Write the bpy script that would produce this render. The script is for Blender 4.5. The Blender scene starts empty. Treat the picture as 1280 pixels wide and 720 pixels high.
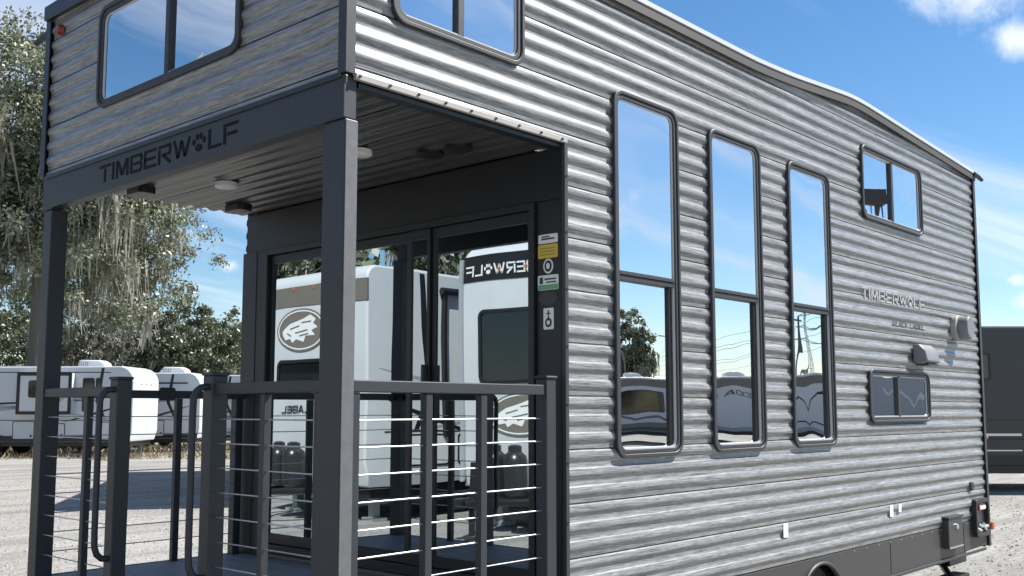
import bpy, math, random
import numpy as np
from mathutils import Vector, Matrix
random.seed(7)
rng = np.random.default_rng(7)
R_ = math.radians
scene = bpy.context.scene
col = scene.collection

# ------------------------------------------------------------------ camera
CAM = Vector((-2.3346, -2.9537, 1.62))
FWD = Vector((0.737111, 0.668069, 0.101740)); RGT = Vector((0.671554, -0.740956, 0.0)); UPV = Vector((-0.075385, -0.068324, 0.994811))
FPX, CXP, CYP = 1273.44, 640.0, 381.68
cam = bpy.data.cameras.new('camera'); camo = bpy.data.objects.new('camera', cam); col.objects.link(camo)
camo.matrix_world = Matrix(((RGT.x, UPV.x, -FWD.x, CAM.x), (RGT.y, UPV.y, -FWD.y, CAM.y), (RGT.z, UPV.z, -FWD.z, CAM.z), (0, 0, 0, 1)))
cam.sensor_width = 36.0; cam.lens = FPX / 1280 * 36.0; cam.shift_y = (CYP - 360) / 1280
cam.clip_start = 0.05; cam.clip_end = 3000
scene.camera = camo

# ------------------------------------------------------------------ light
SUN_AZ = math.atan2(-0.55, 0.835)          # direction towards the sun, from +X
SUN_EL = R_(48)
SUN = Vector((math.cos(SUN_EL) * math.cos(SUN_AZ), math.cos(SUN_EL) * math.sin(SUN_AZ), math.sin(SUN_EL)))
world = bpy.data.worlds.new('World'); scene.world = world; world.use_nodes = True
def build_world():
    nt = world.node_tree; N = nt.nodes; L = nt.links; N.clear()
    out = N.new('ShaderNodeOutputWorld'); bg = N.new('ShaderNodeBackground'); L.new(bg.outputs[0], out.inputs[0])
    sky = N.new('ShaderNodeTexSky'); sky.sky_type = 'NISHITA'; sky.sun_disc = False
    sky.sun_elevation = SUN_EL; sky.sun_rotation = math.pi / 2 - SUN_AZ
    sky.air_density = 1.0; sky.dust_density = 0.08; sky.ozone_density = 2.2; sky.altitude = 10
    tc = N.new('ShaderNodeTexCoord'); sep = N.new('ShaderNodeSeparateXYZ'); L.new(tc.outputs['Generated'], sep.inputs[0])
    def m(op, a, b=None):
        n = N.new('ShaderNodeMath'); n.operation = op
        for i, v in enumerate((a, b)):
            if v is None: continue
            if isinstance(v, (int, float)): n.inputs[i].default_value = v
            else: L.new(v, n.inputs[i])
        return n.outputs[0]
    zz = m('MAXIMUM', sep.outputs[2], 0.03)
    zz = m('ADD', zz, 0.12)
    cx = m('DIVIDE', sep.outputs[0], zz); cy = m('DIVIDE', sep.outputs[1], zz)
    cmb = N.new('ShaderNodeCombineXYZ'); L.new(cx, cmb.inputs[0]); L.new(cy, cmb.inputs[1])
    def noise(vec, scale, detail, rough, dist=0.0):
        n = N.new('ShaderNodeTexNoise'); n.inputs['Scale'].default_value = scale; n.inputs['Detail'].default_value = detail
        n.inputs['Roughness'].default_value = rough; n.inputs['Distortion'].default_value = dist; L.new(vec, n.inputs['Vector']); return n.outputs['Fac']
    def ramp(f, a, b):
        n = N.new('ShaderNodeMapRange'); n.interpolation_type = 'SMOOTHSTEP'; n.inputs['From Min'].default_value = a; n.inputs['From Max'].default_value = b; L.new(f, n.inputs['Value']); return n.outputs[0]
    mp = N.new('ShaderNodeMapping'); mp.inputs['Rotation'].default_value = (0, 0, R_(35)); mp.inputs['Scale'].default_value = (0.35, 1.5, 1); mp.inputs['Location'].default_value = (3.1, 0.4, 0)
    L.new(cmb.outputs[0], mp.inputs[0])
    wisp = m('MULTIPLY', ramp(noise(mp.outputs[0], 1.0, 7, 0.55, 0.9), 0.45, 0.74), 0.75)
    puffn = noise(tc.outputs['Generated'], 22.0, 8, 0.6, 0.2)
    total = wisp
    # cumulus puffs spread over the sky: direction (unit), angular radius
    puffs = []
    for px, py, r in ((1215, -10, 0.055), (1150, -22, 0.03), (1275, 45, 0.035), (287, 332, 0.016), (1283, 378, 0.016), (1270, 350, 0.011), (10, 45, 0.03)):
        d = FWD + RGT * ((px - CXP) / FPX) - UPV * ((py - CYP) / FPX); d.normalize(); puffs.append((d, r))
    prnd = random.Random(3)
    for k in range(9):
        az = R_(42 + 60 + k * 28 + prnd.uniform(-10, 10)); el = R_(prnd.uniform(10, 38)); puffs.append((Vector((math.cos(az) * math.cos(el), math.sin(az) * math.cos(el), math.sin(el))), prnd.uniform(0.03, 0.08)))
    nrm = N.new('ShaderNodeVectorMath'); nrm.operation = 'NORMALIZE'; L.new(tc.outputs['Generated'], nrm.inputs[0])
    for d, r in puffs:
        sb = N.new('ShaderNodeVectorMath'); sb.operation = 'SUBTRACT'; L.new(nrm.outputs[0], sb.inputs[0]); sb.inputs[1].default_value = d
        sc = N.new('ShaderNodeVectorMath'); sc.operation = 'MULTIPLY'; L.new(sb.outputs[0], sc.inputs[0]); sc.inputs[1].default_value = (1, 1, 1.7)
        ln = N.new('ShaderNodeVectorMath'); ln.operation = 'LENGTH'; L.new(sc.outputs[0], ln.inputs[0])
        v = m('SUBTRACT', 1.0, m('DIVIDE', ln.outputs['Value'], r))
        v = m('ADD', v, m('MULTIPLY', m('SUBTRACT', puffn, 0.5), 2.4))
        total = m('MAXIMUM', total, m('MULTIPLY', ramp(v, -0.05, 1.25), 0.85))
    hz = m('MULTIPLY', m('POWER', m('SUBTRACT', 1.0, m('MAXIMUM', sep.outputs[2], 0.0)), 9.0), 0.25)
    mix = N.new('ShaderNodeMixRGB'); L.new(total, mix.inputs[0])
    hs = N.new('ShaderNodeHueSaturation'); hs.inputs['Saturation'].default_value = 1.25; hs.inputs['Value'].default_value = 1.0
    L.new(sky.outputs[0], hs.inputs['Color']); L.new(hs.outputs[0], mix.inputs[1])
    mix.inputs[2].default_value = (7.5, 7.9, 8.6, 1)
    L.new(mix.outputs[0], bg.inputs[0]); bg.inputs[1].default_value = 0.076
build_world()
sl = bpy.data.lights.new('sun', 'SUN'); sl.energy = 5.0; sl.angle = R_(0.53); sl.color = (1.0, 0.95, 0.88)
so = bpy.data.objects.new('sun', sl); col.objects.link(so); so.rotation_euler = SUN.to_track_quat('Z', 'Y').to_euler(); so.location = (20, -20, 30)
scene.view_settings.view_transform = 'Standard'; scene.view_settings.look = 'None'; scene.view_settings.gamma = 1.0
scene.view_settings.exposure = 0.95
try: scene.cycles.transparent_max_bounces = 16; scene.cycles.max_bounces = 10; scene.cycles.glossy_bounces = 6
except Exception: pass

# ------------------------------------------------------------------ pixel helpers
def ray(px, py): return FWD + RGT * ((px - CXP) / FPX) - UPV * ((py - CYP) / FPX)
def at_depth(px, py, d):
    r = ray(px, py); return CAM + r * (d / r.dot(FWD))
def on_ground(px, d):
    p = at_depth(px, 512, d); return Vector((p.x, p.y, 0))

# ------------------------------------------------------------------ materials
def newmat(name):
    m = bpy.data.materials.new(name); m.use_nodes = True
    nt = m.node_tree; return m, nt, nt.nodes, nt.links, nt.nodes['Principled BSDF']
def mat(name, color, rough=0.5, metal=0.0, var=0.12, vscale=6.0, bump=0.0, bscale=80.0, spec=0.5, stretch=(1, 1, 1)):
    m, nt, N, L, b = newmat(name)
    b.inputs['Roughness'].default_value = rough; b.inputs['Metallic'].default_value = metal; b.inputs['Specular IOR Level'].default_value = spec
    tc = N.new('ShaderNodeTexCoord'); mp = N.new('ShaderNodeMapping'); mp.inputs['Scale'].default_value = stretch; L.new(tc.outputs['Object'], mp.inputs[0])
    n = N.new('ShaderNodeTexNoise'); n.inputs['Scale'].default_value = vscale; n.inputs['Detail'].default_value = 6; n.inputs['Roughness'].default_value = 0.65; L.new(mp.outputs[0], n.inputs['Vector'])
    mx = N.new('ShaderNodeMixRGB'); c = color
    mx.inputs[1].default_value = (c[0] * (1 - var), c[1] * (1 - var), c[2] * (1 - var), 1); mx.inputs[2].default_value = (min(1, c[0] * (1 + var)), min(1, c[1] * (1 + var)), min(1, c[2] * (1 + var)), 1)
    L.new(n.outputs['Fac'], mx.inputs[0]); L.new(mx.outputs[0], b.inputs['Base Color'])
    mr = N.new('ShaderNodeMapRange'); mr.inputs['To Min'].default_value = max(0, rough - 0.08); mr.inputs['To Max'].default_value = min(1, rough + 0.08); L.new(n.outputs['Fac'], mr.inputs['Value']); L.new(mr.outputs[0], b.inputs['Roughness'])
    if bump:
        n2 = N.new('ShaderNodeTexNoise'); n2.inputs['Scale'].default_value = bscale; n2.inputs['Detail'].default_value = 4; L.new(mp.outputs[0], n2.inputs['Vector'])
        bp = N.new('ShaderNodeBump'); bp.inputs['Strength'].default_value = bump; bp.inputs['Distance'].default_value = 0.005; L.new(n2.outputs['Fac'], bp.inputs['Height']); L.new(bp.outputs[0], b.inputs['Normal'])
    return m
def siding_mat(name, mode, light=(0.375, 0.371, 0.366), dark=(0.055, 0.055, 0.058)):
    m, nt, N, L, b = newmat(name)
    tc = N.new('ShaderNodeTexCoord'); sep = N.new('ShaderNodeSeparateXYZ'); L.new(tc.outputs['Object'], sep.inputs[0])
    oi = N.new('ShaderNodeObjectInfo')
    def mth(op, a, c):
        n = N.new('ShaderNodeMath'); n.operation = op
        for i, v in enumerate((a, c)):
            if isinstance(v, (int, float)): n.inputs[i].default_value = v
            else: L.new(v, n.inputs[i])
        return n.outputs[0]
    if mode == 'wall': along = mth('ADD', sep.outputs[0], sep.outputs[1]); across = sep.outputs[2]
    else: along = sep.outputs[1]; across = sep.outputs[0]
    cm = N.new('ShaderNodeCombineXYZ'); L.new(along, cm.inputs[0]); L.new(across, cm.inputs[1]); L.new(mth('MULTIPLY', oi.outputs['Random'], 0.0), cm.inputs[2])
    def streak(sx, sy, detail, rough, dist):
        mp = N.new('ShaderNodeMapping'); mp.inputs['Scale'].default_value = (sx, sy, 1); L.new(cm.outputs[0], mp.inputs[0])
        n = N.new('ShaderNodeTexNoise'); n.inputs['Scale'].default_value = 1; n.inputs['Detail'].default_value = detail; n.inputs['Roughness'].default_value = rough; n.inputs['Distortion'].default_value = dist
        L.new(mp.outputs[0], n.inputs['Vector']); return n.outputs['Fac']
    a = streak(2.6, 110, 6, 0.7, 1.8); c2 = streak(9, 230, 3, 0.6, 1.4); c3 = streak(1.0, 45, 3, 0.55, 0.8)
    v = mth('ADD', mth('ADD', mth('MULTIPLY', a, 0.52), mth('MULTIPLY', c2, 0.42)), mth('MULTIPLY', c3, 0.1))
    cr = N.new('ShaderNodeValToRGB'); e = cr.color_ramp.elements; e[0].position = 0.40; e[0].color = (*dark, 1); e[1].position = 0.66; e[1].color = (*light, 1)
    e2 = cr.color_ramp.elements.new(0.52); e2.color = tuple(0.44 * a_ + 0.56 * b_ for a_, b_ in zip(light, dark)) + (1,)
    L.new(v, cr.inputs[0]); L.new(cr.outputs[0], b.inputs['Base Color'])
    b.inputs['Roughness'].default_value = 0.315; b.inputs['Specular IOR Level'].default_value = 0.62; b.inputs['Metallic'].default_value = 0.0
    bp = N.new('ShaderNodeBump'); bp.inputs['Strength'].default_value = 0.12; bp.inputs['Distance'].default_value = 0.002; L.new(c2, bp.inputs['Height']); L.new(bp.outputs[0], b.inputs['Normal'])
    return m
def glass_mat(name, refl=0.72, tint=(0.85, 0.87, 0.88), gcol=(0.97, 0.98, 1.0), wave=0.045, wscale=2.2):
    m, nt, N, L, b = newmat(name); N.remove(b); out = N['Material Output']
    tc = N.new('ShaderNodeTexCoord'); n = N.new('ShaderNodeTexNoise'); n.inputs['Scale'].default_value = wscale; n.inputs['Detail'].default_value = 1; L.new(tc.outputs['Object'], n.inputs['Vector'])
    bp = N.new('ShaderNodeBump'); bp.inputs['Strength'].default_value = wave; bp.inputs['Distance'].default_value = 0.05; L.new(n.outputs['Fac'], bp.inputs['Height'])
    g = N.new('ShaderNodeBsdfGlossy'); g.inputs['Roughness'].default_value = 0.0; g.inputs['Color'].default_value = (*gcol, 1); L.new(bp.outputs[0], g.inputs['Normal'])
    t = N.new('ShaderNodeBsdfTransparent'); t.inputs['Color'].default_value = (*tint, 1)
    lw = N.new('ShaderNodeFresnel'); lw.inputs['IOR'].default_value = 1.45
    mr = N.new('ShaderNodeMapRange'); mr.inputs['To Min'].default_value = refl; mr.inputs['To Max'].default_value = 1.0; L.new(lw.outputs[0], mr.inputs['Value'])
    mx = N.new('ShaderNodeMixShader'); L.new(mr.outputs[0], mx.inputs[0]); L.new(t.outputs[0], mx.inputs[1]); L.new(g.outputs[0], mx.inputs[2]); L.new(mx.outputs[0], out.inputs[0])
    return m
def leaf_mat(name, c1, c2, trans=0.3):
    m, nt, N, L, b = newmat(name); out = N['Material Output']
    ge = N.new('ShaderNodeNewGeometry'); mx = N.new('ShaderNodeMixRGB'); mx.inputs[1].default_value = (*c1, 1); mx.inputs[2].default_value = (*c2, 1); L.new(ge.outputs['Random Per Island'], mx.inputs[0])
    L.new(mx.outputs[0], b.inputs['Base Color']); b.inputs['Roughness'].default_value = 0.42; b.inputs['Specular IOR Level'].default_value = 0.6
    tr = N.new('ShaderNodeBsdfTranslucent'); L.new(mx.outputs[0], tr.inputs['Color'])
    ms = N.new('ShaderNodeMixShader'); ms.inputs[0].default_value = trans; L.new(b.outputs[0], ms.inputs[1]); L.new(tr.outputs[0], ms.inputs[2]); L.new(ms.outputs[0], out.inputs[0])
    return m
def ground_mat():
    m, nt, N, L, b = newmat('gravel_lot'); tc = N.new('ShaderNodeTexCoord')
    def noise(s, d, r=0.6, st=(1, 1, 1), rot=0):
        mp = N.new('ShaderNodeMapping'); mp.inputs['Scale'].default_value = st; mp.inputs['Rotation'].default_value = (0, 0, rot); L.new(tc.outputs['Object'], mp.inputs[0])
        n = N.new('ShaderNodeTexNoise'); n.inputs['Scale'].default_value = s; n.inputs['Detail'].default_value = d; n.inputs['Roughness'].default_value = r; L.new(mp.outputs[0], n.inputs['Vector']); return n.outputs['Fac']
    def ramp(f, a, b_, c1, c2):
        r = N.new('ShaderNodeValToRGB'); e = r.color_ramp.elements; e[0].position = a; e[0].color = (*c1, 1); e[1].position = b_; e[1].color = (*c2, 1); L.new(f, r.inputs[0]); return r.outputs[0]
    base = ramp(noise(0.35, 5), 0.3, 0.7, (0.262, 0.256, 0.244), (0.365, 0.358, 0.344))
    tracks = ramp(noise(0.8, 4, 0.6, (0.25, 2.2, 1), R_(42)), 0.35, 0.7, (0.70, 0.69, 0.675), (1.12, 1.12, 1.11))
    fine = ramp(noise(14, 8, 0.75), 0.32, 0.68, (0.55, 0.55, 0.54), (1.35, 1.34, 1.32))
    def mul(a, c):
        x = N.new('ShaderNodeMixRGB'); x.blend_type = 'MULTIPLY'; x.inputs[0].default_value = 1; L.new(a, x.inputs[1]); L.new(c, x.inputs[2]); return x.outputs[0]
    L.new(mul(mul(base, tracks), fine), b.inputs['Base Color']); b.inputs['Roughness'].default_value = 0.95; b.inputs['Specular IOR Level'].default_value = 0.15
    bp = N.new('ShaderNodeBump'); bp.inputs['Strength'].default_value = 0.55; bp.inputs['Distance'].default_value = 0.03; L.new(noise(9, 8, 0.7), bp.inputs['Height']); L.new(bp.outputs[0], b.inputs['Normal'])
    return m
M = dict(
    siding=siding_mat('siding_print', 'wall'), soffit=siding_mat('soffit_shade_print', 'soffit', (0.09, 0.086, 0.083), (0.02, 0.0195, 0.0195)),  # soffit: siding print with the porch shade put into its darker tones
    post=mat('dark_powder_coat', (0.024, 0.027, 0.033), 0.5, var=0.15, vscale=4, bump=0.05, bscale=300),
    lettergrey=mat('silver_lettering', (0.36, 0.36, 0.36), 0.45), hood=mat('grey_hood', (0.17, 0.17, 0.18), 0.45), postgrey=mat('scuffed_grey_metal', (0.115, 0.115, 0.12), 0.45, var=0.3, vscale=25, bump=0.08, bscale=200), ink=mat('black_lettering', (0.002, 0.002, 0.002), 0.6, var=0.05, spec=0.15), black=mat('black_trim', (0.014, 0.014, 0.016), 0.4, var=0.15), blackgloss=mat('black_gloss', (0.006, 0.006, 0.007), 0.25, var=0.05),
    frame=mat('window_frame_plastic', (0.030, 0.031, 0.035), 0.5, var=0.1), seal=mat('window_bead', (0.5, 0.51, 0.52), 0.4, var=0.05),
    trim=mat('pale_drip_rail', (0.33, 0.315, 0.295), 0.5, var=0.2, vscale=5), trimdark=mat('rail_insert', (0.05, 0.045, 0.04), 0.6),
    panel=mat('dark_end_wall', (0.011, 0.012, 0.015), 0.45, var=0.1, vscale=3), deck=mat('deck_boards', (0.20, 0.205, 0.215), 0.6, var=0.25, vscale=10, stretch=(1, 8, 1), bump=0.15),
    skirt=mat('skirt_metal', (0.040, 0.039, 0.038), 0.45, var=0.12, vscale=8, stretch=(0.3, 0.3, 4)), steel=mat('cable_steel', (0.5, 0.5, 0.51), 0.38, metal=0.8, var=0.05),
    white=mat('white_plastic', (0.72, 0.72, 0.71), 0.4, var=0.05), glass=glass_mat('window_glass'), doorglass=glass_mat('door_glass', 0.56, (0.30, 0.32, 0.33), (0.82, 0.92, 0.96), 0.03, 1.4),
    inside=mat('interior_panel', (0.22, 0.2, 0.18), 0.7), rvwhite=mat('trailer_white', (0.54, 0.555, 0.57), 0.3, var=0.14, vscale=1.2), rvgrey=mat('trailer_grey', (0.30, 0.32, 0.35), 0.3, var=0.05),
    rvblack=mat('trailer_black', (0.012, 0.012, 0.014), 0.35, var=0.1), rvdark=mat('trailer_charcoal', (0.030, 0.030, 0.036), 0.22, var=0.15, vscale=2), rvtan=mat('trailer_tan', (0.16, 0.14, 0.12), 0.35, var=0.1),
    rvglass=mat('tinted_glass', (0.008, 0.009, 0.011), 0.05, var=0.05, spec=0.8), rubber=mat('tyre_rubber', (0.02, 0.02, 0.02), 0.85), chrome=mat('brushed_alloy', (0.6, 0.6, 0.6), 0.3, metal=0.8),
    tank=mat('gas_bottle_black', (0.02, 0.021, 0.022), 0.3), orange=mat('amber_lens', (0.42, 0.12, 0.03), 0.35), red=mat('red_lens', (0.22, 0.015, 0.015), 0.25), yellow=mat('yellow_label', (0.62, 0.42, 0.05), 0.5),
    green=mat('green_label', (0.12, 0.38, 0.18), 0.5), bark=mat('oak_bark', (0.13, 0.115, 0.10), 0.9, var=0.35, vscale=3, stretch=(1, 1, 0.3), bump=0.6, bscale=12),
    oak=leaf_mat('oak_leaves', (0.075, 0.092, 0.055), (0.33, 0.35, 0.235)), oakdark=leaf_mat('tree_leaves_dark', (0.048, 0.064, 0.036), (0.18, 0.20, 0.12)), pale=leaf_mat('tree_leaves_pale', (0.09, 0.095, 0.075), (0.34, 0.34, 0.275)),
    moss=leaf_mat('hanging_moss', (0.22, 0.21, 0.17), (0.42, 0.40, 0.33), 0.25), drygrass=leaf_mat('dry_grass', (0.16, 0.12, 0.06), (0.34, 0.28, 0.16), 0.2),
    ground=ground_mat(), galv=mat('galvanised_steel', (0.35, 0.36, 0.37), 0.5, metal=0.5))

# ------------------------------------------------------------------ mesh helpers
class MB:
    def __init__(s): s.v = []; s.f = []
    def add(s, vs, fs):
        o = len(s.v); s.v += [tuple(p) for p in vs]; s.f += [tuple(i + o for i in f) for f in fs]; return s
    def box(s, x0, x1, y0, y1, z0, z1):
        return s.add([(x0, y0, z0), (x1, y0, z0), (x1, y1, z0), (x0, y1, z0), (x0, y0, z1), (x1, y0, z1), (x1, y1, z1), (x0, y1, z1)],
                     [(0, 3, 2, 1), (4, 5, 6, 7), (0, 1, 5, 4), (1, 2, 6, 5), (2, 3, 7, 6), (3, 0, 4, 7)])
    def prism(s, poly, fn, a, b):
        """poly 2D (ccw), fn(u,v,w)->xyz, extruded from w=a to w=b"""
        n = len(poly)
        vs = [fn(u, v, a) for u, v in poly] + [fn(u, v, b) for u, v in poly]
        return s.add(vs, [tuple(range(n - 1, -1, -1)), tuple(range(n, 2 * n))] + [(i, (i + 1) % n, n + (i + 1) % n, n + i) for i in range(n)])
    def tube(s, pts, r, n=8, cap=True):
        pts = [Vector(p) for p in pts]; rs = r if isinstance(r, (list, tuple)) else [r] * len(pts); vs = []; fs = []
        prev = None
        for i, p in enumerate(pts):
            t = (pts[min(i + 1, len(pts) - 1)] - pts[max(i - 1, 0)]).normalized()
            if prev is None: a = t.orthogonal().normalized()
            else: a = (prev - t * prev.dot(t)).normalized()
            prev = a; b = t.cross(a)
            for k in range(n):
                th = 2 * math.pi * k / n; vs.append(p + a * (rs[i] * math.cos(th)) + b * (rs[i] * math.sin(th)))
        for i in range(len(pts) - 1):
            for k in range(n): fs.append((i * n + k, i * n + (k + 1) % n, (i + 1) * n + (k + 1) % n, (i + 1) * n + k))
        if cap: fs.append(tuple(range(n - 1, -1, -1))); fs.append(tuple(range((len(pts) - 1) * n, len(pts) * n)))
        return s.add(vs, fs)
    def lathe(s, prof, center, axis='z', n=24):
        vs = []; fs = []; cx, cy, cz = center
        for r, h in prof:
            for k in range(n):
                th = 2 * math.pi * k / n; a, b = r * math.cos(th), r * math.sin(th)
                vs.append((cx + a, cy + b, cz + h) if axis == 'z' else (cx + a, cy + h, cz + b) if axis == 'y' else (cx + h, cy + a, cz + b))
        for i in range(len(prof) - 1):
            for k in range(n): fs.append((i * n + k, i * n + (k + 1) % n, (i + 1) * n + (k + 1) % n, (i + 1) * n + k))
        fs.append(tuple(range(n - 1, -1, -1))); fs.append(tuple(range((len(prof) - 1) * n, len(prof) * n)))
        return s.add(vs, fs)
    def ring(s, outer, inner, fn, a, b):
        n = len(outer)
        vs = [fn(u, v, a) for u, v in outer] + [fn(u, v, a) for u, v in inner] + [fn(u, v, b) for u, v in outer] + [fn(u, v, b) for u, v in inner]
        fs = []
        for i in range(n):
            j = (i + 1) % n
            fs += [(i, j, n + j, n + i), (2 * n + i, 3 * n + i, 3 * n + j, 2 * n + j), (i, 2 * n + i, 2 * n + j, j), (n + i, n + j, 3 * n + j, 3 * n + i)]
        return s.add(vs, fs)
    def build(s, name, m, parent=None, smooth=None, bevel=0, matrix=None, fix=True):
        me = bpy.data.meshes.new(name); me.from_pydata(s.v, [], s.f); me.materials.append(m)
        if fix:
            import bmesh
            bm = bmesh.new(); bm.from_mesh(me); bmesh.ops.recalc_face_normals(bm, faces=bm.faces); bm.to_mesh(me); bm.free()
        if smooth is not None:
            me.polygons.foreach_set('use_smooth', [True] * len(me.polygons)); me.set_sharp_from_angle(angle=R_(smooth))
        me.update()
        o = bpy.data.objects.new(name, me); col.objects.link(o)
        if parent is not None: o.parent = parent
        if matrix is not None: o.matrix_local = matrix
        if bevel:
            b = o.modifiers.new('bevel', 'BEVEL'); b.width = bevel; b.segments = 2; b.limit_method = 'ANGLE'; b.angle_limit = R_(40); b.harden_normals = False
        return o
def rrect(u0, u1, v0, v1, r, n=6):
    pts = []
    for cx, cy, a0 in ((u1 - r, v1 - r, 0), (u0 + r, v1 - r, 90), (u0 + r, v0 + r, 180), (u1 - r, v0 + r, 270)):
        for k in range(n + 1):
            a = R_(a0 + 90 * k / n); pts.append((cx + r * math.cos(a), cy + r * math.sin(a)))
    return pts
def ellipse(cx, cy, rx, ry, n=24): return [(cx + rx * math.cos(2 * math.pi * k / n), cy + ry * math.sin(2 * math.pi * k / n)) for k in range(n)]
def empty(name, loc=(0, 0, 0), rz=0.0):
    o = bpy.data.objects.new(name, None); col.objects.link(o); o.location = loc; o.rotation_euler = (0, 0, rz); o.empty_display_size = 0.3; return o
def tag(o, label=None, cat=None, group=None, kind=None):
    if label: o['label'] = label
    if cat: o['category'] = cat
    if group: o['group'] = group
    if kind: o['kind'] = kind
    return o

# lettering: strokes on a 1 x 1 cell, thick strokes as quads
def bar(x0, y0, x1, y1, t=0.15):
    d = Vector((x1 - x0, y1 - y0)); n = Vector((-d.y, d.x)).normalized() * t / 2
    return [(x0 - n.x, y0 - n.y), (x1 - n.x, y1 - n.y), (x1 + n.x, y1 + n.y), (x0 + n.x, y0 + n.y)]
T_ = 0.15
GLYPH = {
    'T': [bar(0, .925, .92, .925), bar(.46, 0, .46, .78)], 'I': [bar(.09, 0, .09, 1, .17)],
    'M': [bar(.08, 0, .08, .98), bar(.92, 0, .92, .98), bar(.13, .95, .5, .12, .17), bar(.5, .12, .87, .95, .17)],
    'B': [bar(.08, 0, .08, 1), bar(.24, .925, .88, .925), bar(.24, .50, .9, .50), bar(.24, .075, .88, .075), bar(.88, .12, .88, .40), bar(.88, .60, .88, .88)],
    'E': [bar(.0, .925, .9, .925), bar(.0, .50, .86, .50), bar(.0, .075, .9, .075), bar(.075, .13, .075, .87)],
    'R': [bar(.08, 0, .08, .78), bar(.0, .925, .88, .925), bar(.86, .55, .86, .88), bar(.28, .48, .9, .48), bar(.42, .42, .9, .0, .17)],
    'W': [bar(.06, 1, .34, .05), bar(.34, .05, .58, .9), bar(.58, .9, .84, .05), bar(.84, .05, 1.14, 1)],
    'L': [bar(.08, .14, .08, 1), bar(0, .075, .82, .075)], 'F': [bar(.08, 0, .08, .82), bar(.0, .925, .9, .925), bar(.24, .47, .84, .47)],
    'P': [ellipse(.5, .26, .24, .2, 10), ellipse(.16, .60, .10, .17, 8), ellipse(.38, .83, .10, .18, 8), ellipse(.63, .83, .10, .18, 8), ellipse(.85, .60, .10, .17, 8)],
    'A': [bar(.06, 0, .44, 1), bar(.44, 1, .82, 0), bar(.2, .3, .68, .3)], 'C': [bar(.08, .08, .08, .92), bar(0, .925, .8, .925), bar(0, .075, .8, .075)],
    'K': [bar(.08, 0, .08, 1), bar(.15, .5, .8, 1), bar(.15, .5, .85, 0)], 'O': [bar(.08, .1, .08, .9), bar(.84, .1, .84, .9), bar(0, .925, .92, .925), bar(0, .075, .92, .075)],
    'D': [bar(.08, 0, .08, 1), bar(.1, .925, .7, .925), bar(.1, .075, .7, .075), bar(.84, .2, .84, .8), bar(.7, .93, .86, .75), bar(.7, .07, .86, .25)],
    'N': [bar(.08, 0, .08, 1), bar(.82, 0, .82, 1), bar(.1, .95, .8, .05)]}
ADV = {'T': 1.06, 'I': .34, 'M': 1.14, 'B': 1.1, 'E': 1.06, 'R': 1.1, 'W': 1.28, 'P': 1.12, 'L': .98, 'F': 1.0, 'A': 1.0, 'C': 1.0, 'K': 1.0, 'O': 1.12, 'D': 1.08, 'N': 1.05, ' ': .6}
def text_polys(txt, u0, u1, v0, h):
    tot = sum(ADV[c] for c in txt); s = (u1 - u0) / tot; x = 0; out = []
    for c in txt:
        out.append([[(u0 + (x + px) * s, v0 + py * h) for px, py in poly] for poly in GLYPH.get(c, [])]); x += ADV[c]
    return out

# ================================================================== GROUND
g = MB(); S = 700; n = 60
xs = [S * (abs(t) ** 2.2) * (1 if t >= 0 else -1) for t in np.linspace(-1, 1, n)]
vs = []; fs = []
for j in range(n):
    for i in range(n):
        x, y = xs[i], xs[j]
        vs.append((x + 5, y + 5, 0.0))
for j in range(n - 1):
    for i in range(n - 1): fs.append((j * n + i, j * n + i + 1, (j + 1) * n + i + 1, (j + 1) * n + i))
g.add(vs, fs); tag(g.build('ground', M['ground'], fix=False), kind='structure')

# ================================================================== TINY HOUSE
W, LEN, D, ZS, ZK, ZDECK = 2.59, 7.0, 1.276, 2.865, 0.70, 0.745
house = empty('tiny_house', (0, 0, 0))
tag(house, 'tall grey wood-print tiny house trailer with covered porch and lettered black fascia', 'tiny house')
PITCH = 0.245
def roofz(x):
    ks = [(-.1, 3.70), (3.1, 3.695), (3.56, 3.716), (3.96, 3.748), (4.46, 3.787), (4.75, 3.783), (5.3, 3.757), (7.1, 3.676)]
    for (a, za), (b, zb) in zip(ks, ks[1:]):
        if x <= b: return za + (zb - za) * (x - a) / (b - a)
    return ks[-1][1]
def rib_profile(depth=0.0118, ribs=3, pitch=PITCH):
    pr = [(0.0, -0.010), (0.0050, -0.010), (0.0058, 0.0)]
    q = pitch / ribs
    for k in range(ribs):
        z0 = k * q
        for u, d in ((.35, 0), (.40, .12), (.46, .45), (.52, .80), (.58, .96), (.64, 1.0), (.71, .955), (.79, .83), (.87, .67), (.925, .54), (.955, .40), (.98, .15), (1.0, 0)):
            if k == ribs - 1 and u == 1.0: u = .995
            pr.append((z0 + u * q, d * depth))
    return pr
PROF = rib_profile()
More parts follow.
